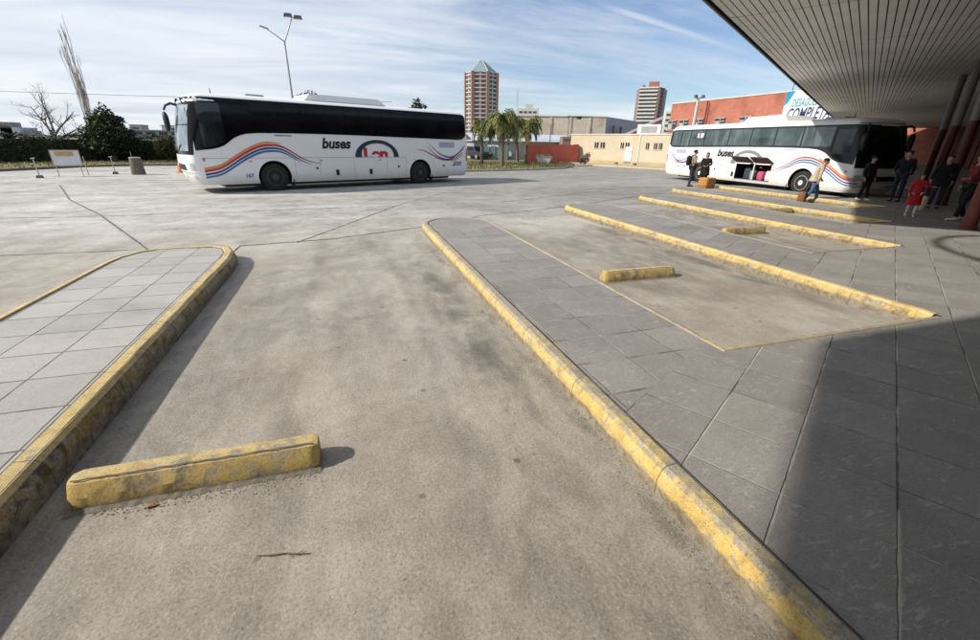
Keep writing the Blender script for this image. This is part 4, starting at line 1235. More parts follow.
# ------------------------------------------------------------------ canopy, columns and terminal
DV = Vector((.840, .5426)); NV = Vector((.5426, -.840))      # along the canopy edge, and inward (away from the yard)
CZ = 5.0
P0 = Vector((8.40, 9.90))
slatm = NT('ceiling_slat_paint'); c_ = slatm.coord(); nn = slatm.noise(c_, .5, 4); n2 = slatm.noise(c_, 12, 3)
slm = slatm.fin(slatm.ramp(slatm.math('ADD', slatm.math('MULTIPLY', nn, .7), slatm.math('MULTIPLY', n2, .3)), [(.32, (.55, .545, .52)), (.66, (.74, .735, .71))]), .5, 0, .4)
canopy = thing('canopy', 'wide flat station canopy with a slatted beige ceiling and dark edge', 'canopy', (P0.x, P0.y, 0))
def cp(a, d): return (P0.x + DV.x * a + NV.x * d, P0.y + DV.y * a + NV.y * d)    # a along, d inward
def loc3(q, z): return (q[0] - P0.x, q[1] - P0.y, z)
# lit notch between two wings: the sun falls through it on the paving
def wing_len(d):
    """(start, end) stretches along the edge at inward depth d"""
    out = []
    x0 = -3.5 + .23 * d
    if d < 3.2: out.append((x0, 77)); out.append((-45, -12.95 + 1.55 * d))
    else: out.append((-45, 77))
    return out
mb = MB(); pitch = .1775; wslat = .150; d = .06
while d < 15.5:
    for a0, a1 in wing_len(d):
        q = [cp(a0, d), cp(a1, d), cp(a1, d + wslat), cp(a0, d + wslat)]
        v = [loc3(p, CZ) for p in q] + [loc3(p, CZ + .03) for p in q]
        mb.add(v, [(3, 2, 1, 0), (4, 5, 6, 7), (0, 1, 5, 4), (1, 2, 6, 5), (2, 3, 7, 6), (3, 0, 4, 7)])
    d += pitch
mb.build('ceiling_slats', slm, canopy)
mb = MB()
deck = [cp(-45, 15.6), cp(77, 15.6), cp(77, 0), cp(-3.55, 0), cp(-2.8, 3.2), cp(-8.0, 3.2), cp(-13.0, 0), cp(-45, 0)]
bm = bmesh.new()
f0 = bm.faces.new([bm.verts.new(loc3(p, CZ + .05)) for p in deck]); ex = bmesh.ops.extrude_face_region(bm, geom=[f0])
for v in ex['geom']:
    if isinstance(v, bmesh.types.BMVert): v.co.z += .38
bmesh.ops.triangulate(bm, faces=[f for f in bm.faces if len(f.verts) > 4], ngon_method='EAR_CLIP'); bmesh.ops.recalc_face_normals(bm, faces=bm.faces)
me = bpy.data.meshes.new('roof_deck'); bm.to_mesh(me); bm.free(); me.materials.append(pm('roof_deck_dark', (.03, .03, .032), .9, .3, 1)); link('roof_deck', me, canopy)
mb = MB()
for a, b in (((-3.55, 0), (77, 0)), ((-45, 0), (-13.0, 0)), ((-13.0, 0), (-8.0, 3.2)), ((-8.0, 3.2), (-2.8, 3.2)), ((-2.8, 3.2), (-3.55, 0)), ((77, 0), (77, 15.6))):
    p, q = loc3(cp(*a), 0), loc3(cp(*b), 0)
    mb.wallbox(p[:2], q[:2], CZ - .05, CZ + .46, .05, off=.003)
mb.build('fascia', pm('fascia_dark', (.045, .042, .042), .5, .25, 1.5), canopy)
# cross joints of the slats
mb = MB()
for a in frange(-3, 75, 16):
    q = [cp(a, .06), cp(a + .03, .06), cp(a + .03, 15.4), cp(a, 15.4)]
    mb.add([loc3(p, CZ - .004) for p in q], [(3, 2, 1, 0)])
mb.build('cover_strip', pm('strip_brown', (.16, .145, .125), .6, .2, 2), canopy)
# unseen ring added in the notch to cast the round shadow on the paving
shadow_hoop = MB(); hc = Vector((5.4, 3.55))
shadow_hoop.tube([(hc.x - P0.x + 2.55 * math.cos(a), hc.y - P0.y + 2.55 * math.sin(a), CZ + .2) for a in frange(0, 6.2832, 48)], .07, 8)
shadow_hoop.tube([(hc.x - P0.x - 2.5, hc.y - P0.y + 1.0, CZ + .2), (hc.x - P0.x + 2.5, hc.y - P0.y + 1.0, CZ + .2)], .05, 8)
shadow_hoop.build('shadow_hoop', M['black'], canopy)

colred = pm('column_red', (.15, .027, .017), .55, .25, 2.5); colwhite = pm('column_white', (.17, .17, .165), .6, .15, 2)  # column paints toned down, canopy shade put into their colour
colshade = pm('column_shaded_red', (.075, .015, .011), .6, .3, 2.5)  # far columns: darker copy of the red with deeper shade painted in
c0 = thing('column', 'nearest round red painted column at the right edge, standing on the shaded paving', 'column', (13.95, 6.30, KZ), 0, 'red and white canopy columns')
m = MB(); m.lathe([(.135, 0), (.135, 2.62)], 28); m.build('painted_base', colred, c0, smooth=40)
m = MB(); m.lathe([(.132, 2.62), (.132, CZ - KZ)], 28); m.build('white_shaft', colwhite, c0, smooth=40)
m = MB(); m.lathe([(.165, 0), (.165, .06), (.137, .075)], 28); m.build('foot_ring', colred, c0, smooth=40)
far_labels = ['second round column from the viewer, red below and white above', 'third round red and white column from the viewer, behind the people in shade',
              'farthest round red and white column, in deep shade beside the docked bus']
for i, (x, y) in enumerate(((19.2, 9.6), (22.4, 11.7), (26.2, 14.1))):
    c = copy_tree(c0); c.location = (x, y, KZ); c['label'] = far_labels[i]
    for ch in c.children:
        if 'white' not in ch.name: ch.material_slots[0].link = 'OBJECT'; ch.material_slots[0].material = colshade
# terminal front, the deep canopy shade put into its wall colours
term = thing('terminal_building', 'shaded terminal front with wide glazed bays under the canopy', 'building', (P0.x, P0.y, KZ))
dk = pm('terminal_wall', (.060, .040, .036), .85, .3, 1); dk2 = pm('terminal_wall_shaded', (.018, .016, .016), .8, .3, 1)
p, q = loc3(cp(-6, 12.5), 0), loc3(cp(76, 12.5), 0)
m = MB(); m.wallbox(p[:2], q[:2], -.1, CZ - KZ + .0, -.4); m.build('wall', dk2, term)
for i in range(19):
    a = -4 + i * 4.1
    p, q = loc3(cp(a, 12.42), 0), loc3(cp(a + 3.2, 12.42), 0)
    m = MB(); m.wallbox(p[:2], q[:2], .25, 3.0, -.06); fr = m.build('window', M['blackglass'], term)
    m = MB(); m.wallbox(p[:2], q[:2], 3.02, 3.6, -.08); m.build('sign_band', dk, term)

# ------------------------------------------------------------------ distant walls and buildings
def box_building(name, label, cat, p0, p1, depth, z1, wallm, roofm=None, par=.12):
    """block with its front along p0->p1, depth to the left of that direction (negative = right)"""
    t = thing(name, label, cat, (p0[0], p0[1], 0))
    q = (p1[0] - p0[0], p1[1] - p0[1])
    m = MB(); m.wallbox((0, 0), q, -.2, z1, depth); m.build('wall', wallm, t)
    if roofm:
        d = Vector(q).normalized(); n = Vector((-d.y, d.x)); s = 1 if depth > 0 else -1
        m = MB(); a = -d * par; b = Vector(q) + d * par
        a2 = a - n * par * s; b2 = b - n * par * s; c2 = b + n * (depth + par * s); e2 = a + n * (depth + par * s)
        m.prism([a2, b2, c2, e2], z1 + .003, z1 + .12); m.build('roof', roofm, t)
    return t
def on_wall(t, p0, p1, u0, u1, z0, z1, th, mat, name, parent=None, off=0, sgn=1):
    d = Vector((p1[0] - p0[0], p1[1] - p0[1])).normalized()
    a = d * u0; b = d * u1
    m = MB(); m.wallbox(a, b, z0, z1, -th * sgn, off=-off * sgn); return m.build(name, mat, parent or t)

cream = pm('cream_render', (.57, .485, .36), .9, .14, .6); creamd = pm('cream_dado', (.52, .39, .22), .9, .2, .9); coping = pm('coping_pale', (.60, .56, .48), .9, .15, 1)
win = glass_mat('small_window_glass', (.05, .05, .05), .15, 1.5, .4); whitep = pm('white_painted', (.72, .71, .68), .7, .1, 1.5)
A0, A1 = (24.4, 46.6), (33.5, 26.0)
an = box_building('annex_building', 'low cream walled building with small square windows and a white door', 'building', A0, A1, 9, 2.86, cream, coping, .05)
LA = math.dist(A0, A1); dA = Vector((A1[0] - A0[0], A1[1] - A0[1])).normalized()
def uA(px, py):
    """distance along the annex wall of the view ray through this azimuth point"""
    k = (A0[0] * dA.y - A0[1] * dA.x) / (px * dA.y - py * dA.x)
    return (px * k - A0[0]) * dA.x + (py * k - A0[1]) * dA.y
def annex_item(n, a, b, z0, z1, mat, th=.05):
    return on_wall(an, A0, A1, uA(*a), uA(*b), z0, z1, th, mat, n)
on_wall(an, A0, A1, 0.2, LA, -.1, .42, .05, creamd, 'dado')
wins = [((22.84, 38.77), (23.15, 38.6)), ((23.30, 38.5), (23.65, 38.3)), ((24.85, 37.5), (25.08, 37.36)), ((25.2, 37.27), (25.5, 37.1)), ((26.70, 36.25), (26.92, 36.08)), ((27.25, 35.83), (27.48, 35.66)), ((27.6, 35.57), (27.82, 35.4))]
for i, (a, b) in enumerate(wins):
    w_ = annex_item('window', a, b, 1.60, 2.16, win, .03)
    ua, ub = uA(*a), uA(*b)
    on_wall(an, A0, A1, ua - .05, ub + .05, 1.55, 1.60, .06, coping, 'sill', w_)
    on_wall(an, A0, A1, (ua + ub) / 2 - .02, (ua + ub) / 2 + .02, 1.60, 2.16, .045, coping, 'frame', w_)
dr = annex_item('door', (25.25, 37.25), (25.75, 36.9), .20, 1.78, whitep, .05)
on_wall(an, A0, A1, uA(26.15, 36.6), uA(26.25, 36.55), .42, 2.86, .05, coping, 'downpipe')
for u_ in (uA(24.6, 37.6), uA(26.0, 36.7)): on_wall(an, A0, A1, u_, u_ + .25, .05, .28, .25, M['concd'], 'vent_box')
# red wall with its return
rw = thing('red_wall', 'low brick red painted wall with a darker return at its right end', 'wall', (18.2, 44.3, 0))
redp = pm('red_wall_paint', (.52, .125, .085), .85, .22, 1.0); redd = pm('red_wall_dark', (.22, .035, .025), .85, .25, 1.0)
m = MB(); m.wallbox((0, 0), (6.4, .75), -.1, 1.86, .25); m.build('wall', redp, rw)
m = MB(); m.wallbox((6.41, .75), (6.72, 2.3), -.1, 1.92, .25); m.build('return_wall', redd, rw)
# long grey roofs and brown box behind it
gs = box_building('storage_shed', 'long low shed with a pale grey roof behind the red wall', 'shed', (14.8, 52.3), (28.0, 52.6), 6, 2.05, pm('shed_wall', (.33, .32, .31), .9, .15, .4), pm('pale_sheet_roof', (.50, .53, .57), .5, .12, .6), .3)
m = MB(); m.add([(-.3, -.3, 2.17), (13.5, -.02, 2.17), (13.5, 3, 3.0), (-.3, 2.7, 3.0)], [(0, 1, 2, 3)]); m.build('roof_slope', pm('pale_roof_sheet', (.52, .56, .61), .5, .12, .6), gs)
bb = box_building('brown_hut', 'brown flat hut behind the right end of the red wall', 'hut', (25.0, 49.9), (27.3, 49.2), 2, 2.75, pm('hut_brown', (.24, .185, .15), .85, .2, 1), None)
on_wall(bb, (25.0, 49.9), (27.3, 49.2), .1, 2.2, 2.3, 2.5, .03, pm('hut_band', (.12, .09, .07), .8, .2, 1), 'band')
# big grey blockwork hall
blockm = brick_mat('grey_blockwork', (.50, .44, .36), (.56, .50, .42), (.40, .36, .30), 1, 1.2, .45)
sidem = pm('blue_grey_sheet_wall', (.33, .39, .48), .6, .15, .5)
hall = thing('blockwork_hall', 'large flat roofed hall of beige blockwork with a blue grey side', 'hall', (24.8, 72.5, 0))
m = MB(); m.wallbox((0, 0), (15.2, -7.3), -.1, 5.92, .3); m.build('front_wall', blockm, hall)
m = MB(); m.wallbox((15.32, -7.3), (37.8, 9.3), -.1, 6.02, .3); m.build('side_wall', sidem, hall)
m = MB(); m.wallbox((-.2, .0), (15.35, -7.38), 5.925, 6.08, .4, off=-.05); m.build('parapet', pm('parapet_grey', (.42, .40, .37), .9, .15, 1), hall)
m = MB(); m.prism([(.2, .4), (15.1, -6.9), (37.2, 9.4), (24, 24), (6, 20)], 5.5, 5.6); m.build('roof', M['concd'], hall)
for k in range(5): 
    m = MB(); u_ = Vector((15.2, -7.3)) * (.12 + .18 * k); m.wallbox(u_, u_ + Vector((.34, -.16)), 0, 5.9, -.12); m.build('pilaster', blockm, hall)
for k, u_ in enumerate((.05, .17, .60)):
    c = Vector((15.32, -7.3)) + (Vector((37.8, 9.3)) - Vector((15.32, -7.3))) * u_
    m = MB(); m.box((c.x + .4, c.y - .5, 4.0), (.5, .3, 1.6), .7); m.build('vent_duct', M['concd'], hall)
# roof plant between hall and annex
t = thing('roof_unit', 'white boxy air unit on the annex roof', 'air unit', (32.0, 43.2, 2.98), -.8)
m = MB(); m.box((0, 0, .55), (2.4, 1.2, 1.0)); m.build('casing', whitep, t)
m = MB(); m.box((0, -.62, .55), (1.6, .04, .6)); m.build('grille', M['grey'], t)
m = MB(); [m.box((i, j, .02), (.12, .12, .12)) for i in (-1, 1) for j in (-.45, .45)]; m.build('foot', M['grey'], t)
# pipe frame
pf = thing('pipe_frame', 'thin dark pipe frame with posts standing above the low sheds', 'frame', (24.0, 51.2, 0))
m = MB()
m.tube([(0, 0, 0), (0, 0, 3.9)], .06, 6); m.tube([(2.1, -.4, 0), (2.1, -.4, 5.1)], .05, 6); m.tube([(4.9, -.9, 0), (4.9, -.9, 5.0)], .07, 6); m.tube([(1.8, -.4, 4.95), (4.9, -.9, 5.0)], .05, 6); m.tube([(4.95, -.9, 2.9), (6.2, -1.4, 2.75)], .06, 6)
m.build('pipes', M['concd'], pf)
m = MB(); m.box((3.3, -.65, 4.85), (.5, .3, .3), .3); m.build('floodlight', M['black'], pf)
# gabled red shed and red brick block
brick = brick_mat('red_brick', (.40, .135, .090), (.48, .17, .115), (.36, .17, .13), 1, .5, .16)
gb = thing('gabled_shed', 'red brick gable with a pale sloping edge beside the brick block', 'shed', (36.5, 55.0, 0))
m = MB(); m.add([(0, 0, 0), (4.2, -2.2, 0), (4.2, -2.2, 5.2), (0, 0, 2.9), (.3, .6, 0), (4.5, -1.6, 0), (4.5, -1.6, 5.2), (.3, .6, 2.9)], [(0, 1, 2, 3), (4, 7, 6, 5), (0, 3, 7, 4), (3, 2, 6, 7), (1, 5, 6, 2)]); m.build('wall', brick, gb)
m = MB(); m.add([(-.6, .1, 2.65), (4.2, -2.4, 5.25), (4.2, -2.4, 5.55), (-.6, .1, 2.95), (-.3, .7, 2.65), (4.5, -1.8, 5.25), (4.5, -1.8, 5.55), (-.3, .7, 2.95)], [(0, 1, 2, 3), (4, 7, 6, 5), (0, 3, 7, 4), (3, 2, 6, 7), (1, 5, 6, 2), (0, 4, 5, 1)]); m.build('roof', pm('gable_edge', (.50, .50, .52), .7, .15, 1), gb)
rb_ = thing('brick_building', 'long red brick building with a row of pale windows behind the docked bus', 'building', (40.6, 51.0, 0))
m = MB(); m.wallbox((0, 0), (1.2, -42), .5, 6.86, 12); m.build('wall', brick, rb_)
m = MB(); m.wallbox((-.06, .06), (1.14, -42), 6.87, 7.0, 12); m.build('coping', coping, rb_)
wfr = pm('window_pale', (.42, .42, .42), .5, .3, 3)
for i, y in enumerate((-.6, -2.6, -5.0, -8.2, -11.6, -15.0, -18.5)):
    x = -y / 42 * 1.2 * -1
    m = MB(); m.box((-.03 - y / 42 * 1.2, y, 4.40), (.08, 1.5, 1.0)); wq = m.build('window', win, rb_)
    m = MB(); m.box((-.06 - y / 42 * 1.2, y, 3.86), (.2, 1.7, .10)); m.box((-.06 - y / 42 * 1.2, y, 4.94), (.16, 1.6, .08)); m.box((-.07 - y / 42 * 1.2, y - .05, 4.40), (.06, .10, 1.0)); m.box((-.07 - y / 42 * 1.2, y, 4.6), (.06, 1.5, .07)); m.build('frame', wfr, wq)
    m = MB(); m.box((-.08 - y / 42 * 1.2, y + .35, 4.25), (.04, .6, .6)); m.build('blind', wfr, wq)
m = MB(); m.tube([(-.12, -6.2, 6.8), (-.12, -6.2, 3.2)], .09, 6); m.build('downpipe', redd, rb_)
m = MB(); m.tube([(-.1, -16.6, 6.9), (-.1, -16.6, 7.4), (-.3, -18.0, 7.45)], .03, 6); m.build('lamp_bracket', M['black'], rb_)
rb_.scale = (1.9, 1.9, 1.9); rb_.location = (40.6 * 1.9, 51.0 * 1.9, -.9 * 1.85)
# hoarding in front of the brick wall
hb = thing('hoarding', 'white advertising hoarding with teal and navy slanted lettering above the docked bus', 'hoarding', (39.5, 33.97, 0))
m = MB(); m.box((0, -2.75, 5.35), (.12, 5.5, 2.75)); m.build('panel', pm('hoarding_white', (.80, .82, .83), .5, .05, .6), hb)
m = MB(); m.add([(-.066, 0, 6.72), (-.066, -.85, 6.72), (-.066, -.30, 5.75), (-.066, 0, 5.55)], [(0, 1, 2, 3)]); m.build('corner_panel', pm('hoarding_teal', (.02, .26, .42), .5, .1, 1), hb, fix=False)
for y in (-.3, -2.7, -5.2):
    m = MB(); m.tube([(.12, y, .9), (.12, y, 6.6)], .08, 8); m.build('post', M['steel'], hb)
def hoard_text(s, size, y0, z0, mat, shear, bold, sx=1):
    me = text_mesh(s, size, shear, bold); place_text(me, lambda tx, tz: (-.067, y0 - tx, z0 + tz), 'lettering', mat, hb, sx)
teal = pm('teal_letter', (.015, .30, .40), .5, .1, 1); navyl = pm('navy_letter', (.03, .055, .14), .5, .1, 1)
hoard_text('NUESTRA OBRA', .40, -.95, 6.20, pm('pale_blue_letter', (.35, .48, .60), .5, .1, 1), .3, .0, .70)
hoard_text('DESAGÜES DE', .86, -.72, 5.44, teal, .25, .022, .60)
hoard_text('COMPLETA', 1.34, -.45, 4.36, navyl, .25, .034, .60)

hb.scale = (1.85, 1.85, 1.85); hb.location = (39.5 * 1.85, 33.97 * 1.85, -.85 * 1.85)
# ------------------------------------------------------------------ towers on the skyline
def flo(col, v=.15, s=.3): return pm('tower_render_%.2f' % col[0], col, .85, v, s)
twr = thing('apartment_tower', 'tall salmon and grey apartment tower with a glazed pyramid roof', 'tower', (94.5, 316.0, 0))
salmon = pm('salmon_render', (.41, .235, .17), .85, .12, .1); greyt = pm('grey_tower_render', (.40, .42, .43), .85, .12, .1); shade = pm('dark_window_pane', (.075, .08, .09), .6, .3, .3); slab = pm('pale_slab', (.58, .58, .57), .8, .1, .2)  # the darkest tone here is for window panes
u = Vector((.938, -.30)).normalized(); un = Vector((-u.y, u.x))
# hexagonal plan seen corner on
W2 = 10.6
plan = [(-W2, 1), (-W2 * .55, -6.8), (W2 * .42, -6.8), (W2, .6), (W2 * .55, 9), (-W2 * .55, 9)]
def tp(x, y): q = u * x + un * y; return (q.x, q.y)
TT = 45.6
m = MB(); m.prism([tp(*q) for q in plan], 0, TT); m.build('core', greyt, twr)
fa = [(0, 1), (1, 2), (2, 3)]
for k in range(17):
    z = 3.2 + k * 2.55
    for (i, j) in fa:
        a, b = Vector(plan[i]), Vector(plan[j])
        d = (b - a)
        a2, b2 = a + d * .14, a + d * .86
        pa, pb = tp(*a2), tp(*b2)
        m = MB(); m.wallbox(pa, pb, z, z + 1.45, -.12); wq = m.build('window', shade, twr)
        m = MB(); m.wallbox(pa, pb, z - .65, z - .05, -.5); m.build('balcony', slab, wq)
        if (i, j) != (1, 2):
            q0 = a + d * .47; q1 = a + d * .55
            m = MB(); m.wallbox(tp(*q0), tp(*q1), z, z + 1.45, -.2); m.build('mullion', slab, wq)
for q in plan[:4]:
    c = tp(*q); m = MB(); m.box((c[0], c[1], TT / 2), (1.9, 1.9, TT - .02), math.atan2(u.y, u.x) + .3); m.build('corner_pier', salmon, twr)
c2 = tp(-W2 * .05, -6.95)
m = MB(); m.box((c2[0], c2[1], TT / 2 + .01), (1.6, .5, TT - .05), math.atan2(u.y, u.x)); m.build('corner_pier', salmon, twr)
apex = (*tp(0, 1), TT + 8.2)
m = MB(); vs = [(*tp(*q), TT + .05) for q in plan] + [apex]; m.add(vs, [(i, (i + 1) % 6, 6) for i in range(6)]); m.build('pyramid_roof', glass_mat('roof_glazing', (.22, .30, .33), .25, 1.6, .2), twr)
for q in plan:
    m = MB(); m.tube([(*tp(*q), TT + .1), apex], .22, 5); m.build('roof_rib', slab, twr)
m = MB(); m.prism([tp(q[0] * 1.04, q[1] * 1.04) for q in plan], TT - .5, TT + .02); m.build('parapet', slab, twr)

tr = thing('office_tower', 'brown tower block with white balcony bands and a red plant room on top', 'tower', (205.5, 295.0, 0))
brown = pm('brown_render', (.27, .19, .165), .85, .15, .1); bandw = pm('white_band', (.62, .60, .57), .8, .1, .2); greyb = pm('grey_blue_side', (.30, .33, .37), .8, .12, .1)
a = Vector((0, 0)); b = Vector((10.2, -9.0)); c = Vector((16.5, -9.5)) + Vector((1.5, 5))
m = MB(); m.prism([a, b, c, (6, 12)], 0, 40.2); m.build('core', brown, tr)
e = (c - b)
for k in range(16):
    z = 1.6 + 2.4 * k
    m = MB(); m.wallbox(a, a + (b - a) * .90, z, z + 1.0, -.7); bn = m.build('balcony', bandw, tr)
    m = MB(); m.wallbox(a + (b - a) * .03, a + (b - a) * .88, z + 1.02, z + 2.35, -.06); m.build('window', shade, bn)
    m = MB(); m.wallbox(b + e * .25, b + e * .8, z + .9, z + 2.0, -.1); m.build('window', shade, tr)
m = MB(); m.wallbox(b + (c - b) * .62, c, 0, 39.0, -1.4); m.build('side_bay', greyb, tr)
m = MB(); m.prism([(5.2, -2.5), (10.0, -7.0), (12.8, -3.8), (8, .6)], 40.2, 43.9); m.build('plant_room', pm('plant_red', (.36, .14, .11), .8, .15, .2), tr)
m = MB(); m.box((2.0, -1.0, 40.9), (1.6, 1.6, 1.4)); m.build('tank_room', brown, tr)
m = MB(); m.wallbox(a + (b - a) * -.02, a + (b - a) * .92, 39.6, 40.5, -.5); m.build('parapet', bandw, tr)

wt = thing('white_block', 'small white apartment block far behind the palms', 'building', (114.0, 296.0, 0))
m = MB(); m.wallbox((0, 0), (12.9, -5.2), 0, 23.6, 9); m.build('wall', bandw, wt)
for k in range(8):
    z = 2.6 + 2.6 * k
    for q in (.06, .28, .50, .72):
        p_ = Vector((12.9, -5.2)); m = MB(); m.wallbox(p_ * q, p_ * (q + .16), z, z + 1.2, -.1); m.build('window', shade, wt)
m = MB(); m.wallbox(Vector((12.9, -5.2)) * .35, Vector((12.9, -5.2)) * .7, 23.6, 26.3, 4); m.build('roof_house', bandw, wt)
sw = thing('white_slab_block', 'narrow white tower block just left of the brick gable', 'building', (145.5, 186.5, 0))
m = MB(); m.wallbox((0, 0), (4.2, -2.6), 0, 17.2, 6); m.build('wall', bandw, sw)
for k in range(5):
    m = MB(); m.wallbox(Vector((4.2, -2.6)) * .1, Vector((4.2, -2.6)) * .9, 6 + k * 2.3, 7 + k * 2.3, -.1); m.build('window', shade, sw)
# low house behind the palms
lh = box_building('low_house', 'low pale yellow house partly hidden by the palms', 'house', (11.6, 61.0), (22.0, 57.5), 6, 2.6, pm('pale_yellow', (.62, .53, .36), .9, .15, .5), pm('tile_red', (.32, .14, .09), .85, .2, .8), .3)
for u_ in (1.2, 3.4, 5.6, 8.2): on_wall(lh, (11.6, 61.0), (22.0, 57.5), u_, u_ + 1.0, .9, 2.0, .05, shade, 'window')
gf = box_building('green_fence', 'faded green fence panels behind the palms', 'fence', (15.2, 50.6), (18.2, 49.6), .12, 1.5, pm('faded_green', (.16, .24, .22), .8, .25, 2), None)
for k in range(5): on_wall(gf, (15.2, 50.6), (18.2, 49.6), .05 + k * .72, .13 + k * .72, -.1, 1.6, .06, M['steel'], 'post')

# ------------------------------------------------------------------ far left skyline
mill = thing('grain_mill', 'pale industrial building with stepped blocks and a tall chute on the far left skyline', 'mill', (-57.5, 104.5, 0))
mg = pm('mill_grey', (.52, .55, .60), .85, .12, .2); mr = pm('mill_brown', (.36, .30, .30), .85, .15, .2)  # mill tones paled, distance haze put into the colour
m = MB(); m.box((0, 1, 1.4), (9, 5, 3.0)); m.build('block', mg, mill)
m = MB(); m.box((2.6, 0, 2.0), (1.6, 3, 3.4)); m.box((4.2, .5, 1.5), (3.6, 2, 1.8)); m.build('upper_block', mr, mill)
m = MB(); m.tube([(-.9, 0, 2.2), (1.2, 0, 6.2)], .28, 6); m.tube([(.2, 0, 2), (.2, 0, 4.6)], .4, 8); m.build('chute', bandw, mill)
for k in range(6):
    m = MB(); m.box((1.95 + k * .25, -1.53, 2.9), (.14, .05, .4)); m.build('window', shade, mill)
fb = box_building('distant_shed', 'long low grey shed with a flat roof beyond the hedge', 'shed', (-32.5, 84.0), (-24.0, 87.0), 5, 2.7, pm('distant_grey', (.40, .42, .45), .85, .1, .2), pm('distant_roof', (.52, .55, .58), .7, .1, .2), .4)
for u_ in (1, 2.6, 4.2, 5.8, 7.4): on_wall(fb, (-32.5, 84.0), (-24.0, 87.0), u_, u_ + 1.1, 2.1, 2.5, .05, shade, 'window')
for (x, y, wd, ht, lb) in ((-31.5, 92, 1.6, 3.5, 'small dark roof house above the distant shed, left one'), (-27.0, 94, 3.0, 3.55, 'small pale roof house above the distant shed, right one')):
    t = thing('distant_house', lb, 'house', (x, y, 0))
    m = MB(); m.box((0, 0, ht / 2), (wd, 3, ht)); m.build('wall', bandw if wd > 2 else mr, t); m = MB(); m.box((0, 0, ht + .06), (wd * 1.1, 3.2, .12)); m.build('roof', mr, t)
    m = MB(); m.box((0, -1.52, ht - .5), (wd * .5, .05, .4)); m.build('window', shade, t)

# ------------------------------------------------------------------ verges
def verge(name, poly, mat): 
    return sheet(name, poly, .10, mat)
VL = [(-45, 13.9), (-30, 18.3), (-21, 24.3), (-17.3, 30.1), (-15.4, 34.6), (-13.3, 36.4), (-9, 37.2), (-3, 37.4), (5.0, 32.7)]
verge('grass_verge', VL + [(8, 46), (0, 56), (-20, 60), (-70, 60), (-70, 10)], M['grass'])
kerb('kerb', densify(VL[::-1], .8), M['concd'], .12, .14)
VR = [(5.0, 32.7), (7.5, 30.1), (10.8, 31.0), (14.5, 32.4), (17.6, 34.2), (20.7, 38.5), (24.2, 45.6)]
verge('grass_verge', VR[1:] + [(24.0, 47), (12, 62), (2, 60), (5.0, 33)], M['grass_green'])
kerb('kerb', densify(VR[::-1], .8), M['conc'], .12, .14)
verge('pavement', [(20.9, 38.5), (22.6, 38.6), (27.3, 28.0), (33.2, 26.0), (24.3, 46.4), (24.1, 45.6)], M['conc'])
kerb('kerb', densify([(27.3, 27.8), (22.6, 38.4), (20.8, 38.4)], .8), M['ka_top'], .13, .14)

# short dry grass: uncountable blades
def blades(n, fn, mats, name, label):
    mb = MB()
    for i in range(n):
        x, y, z, h = fn()
        a = random.uniform(0, 6.3); w_ = random.uniform(.012, .03) * 1.6; dx, dy = math.cos(a) * w_, math.sin(a) * w_
        lx, ly = random.gauss(0, .05), random.gauss(0, .05)
        mb.add([(x - dx, y - dy, z), (x + dx, y + dy, z), (x + lx, y + ly, z + h)], [(0, 1, 2)], random.randrange(len(mats)))
    o = mb.build(name, mats, fix=False); tag(o, label, 'grass', kind='stuff')
def inpoly(p, poly):
    c = False; j = len(poly) - 1
    for i in range(len(poly)):
        if ((poly[i][1] > p[1]) != (poly[j][1] > p[1])) and p[0] < (poly[j][0] - poly[i][0]) * (p[1] - poly[i][1]) / (poly[j][1] - poly[i][1]) + poly[i][0]: c = not c
        j = i
    return c
PV = VR[1:] + [(20, 44), (8, 46)]
def gR():
    while True:
        p = (random.uniform(7, 22), random.uniform(30, 45))
        if inpoly(p, PV): return (p[0], p[1], .10, random.uniform(.03, .16))
PVL = [(-21, 24.9), (-17.6, 30.4), (-15.6, 34.9), (-13.4, 36.8), (-9, 37.6), (-6, 42), (-22, 46), (-30, 30)]
def gL():
    while True:
        p = (random.uniform(-28, -6), random.uniform(25, 46))
        if inpoly(p, PVL): return (p[0], p[1], .10, random.uniform(.03, .14))
gm1, gm2, gm3 = leaf_mat('straw_blade', (.30, .25, .11)), leaf_mat('green_blade', (.12, .14, .04)), leaf_mat('olive_blade', (.19, .18, .07))
blades(5200, gR, [gm1, gm2, gm3, gm2], 'grass', 'short patchy grass on the verge under the palms')
blades(5200, gL, [gm1, gm1, gm3], 'grass', 'short dry straw coloured grass along the hedge')

# ------------------------------------------------------------------ vegetation
def leaf_cloud(n, pick, size, name, mats, parent, flat=.6):
    mb = MB()
    for i in range(n):
        p, k = pick(i)
        s = size * random.uniform(.55, 1.35)
        a = Vector((random.gauss(0, 1), random.gauss(0, 1), random.gauss(0, 1) * flat)).normalized()
        b = a.cross(Vector((random.gauss(0, 1), random.gauss(0, 1), random.gauss(0, 1)))).normalized()
        p = Vector(p)
        mb.add([p - a * s, p + b * s * .45, p + a * s, p - b * s * .45], [(0, 1, 2, 3)], k if k is not None else random.randrange(len(mats)))
    return mb.build(name, mats, parent, fix=False)
hl = [leaf_mat('hedge_leaf_dark', (.018, .028, .012)), leaf_mat('hedge_leaf', (.046, .060, .023)), leaf_mat('hedge_leaf_light', (.095, .105, .045))]
hedge = thing('hedge', 'long clipped dark green hedge along the far edge of the yard', 'hedge', (-18, 40, .1))
HP = [(-34, 24.0), (-26, 32.5), (-21.0, 38.5), (-15.5, 42.3), (-8, 45.0), (0, 47.0)]
mb = MB()
for a, b in zip(HP, HP[1:]):
    mb.wallbox((a[0] + 18, a[1] - 40), (b[0] + 18, b[1] - 40), 0, 1.45, 1.1, off=.12)
mb.build('inner_growth', hl[0], hedge)
hseg = [(Vector(a), Vector(b), (Vector(b) - Vector(a)).length) for a, b in zip(HP, HP[1:])]
htot = sum(s[2] for s in hseg)
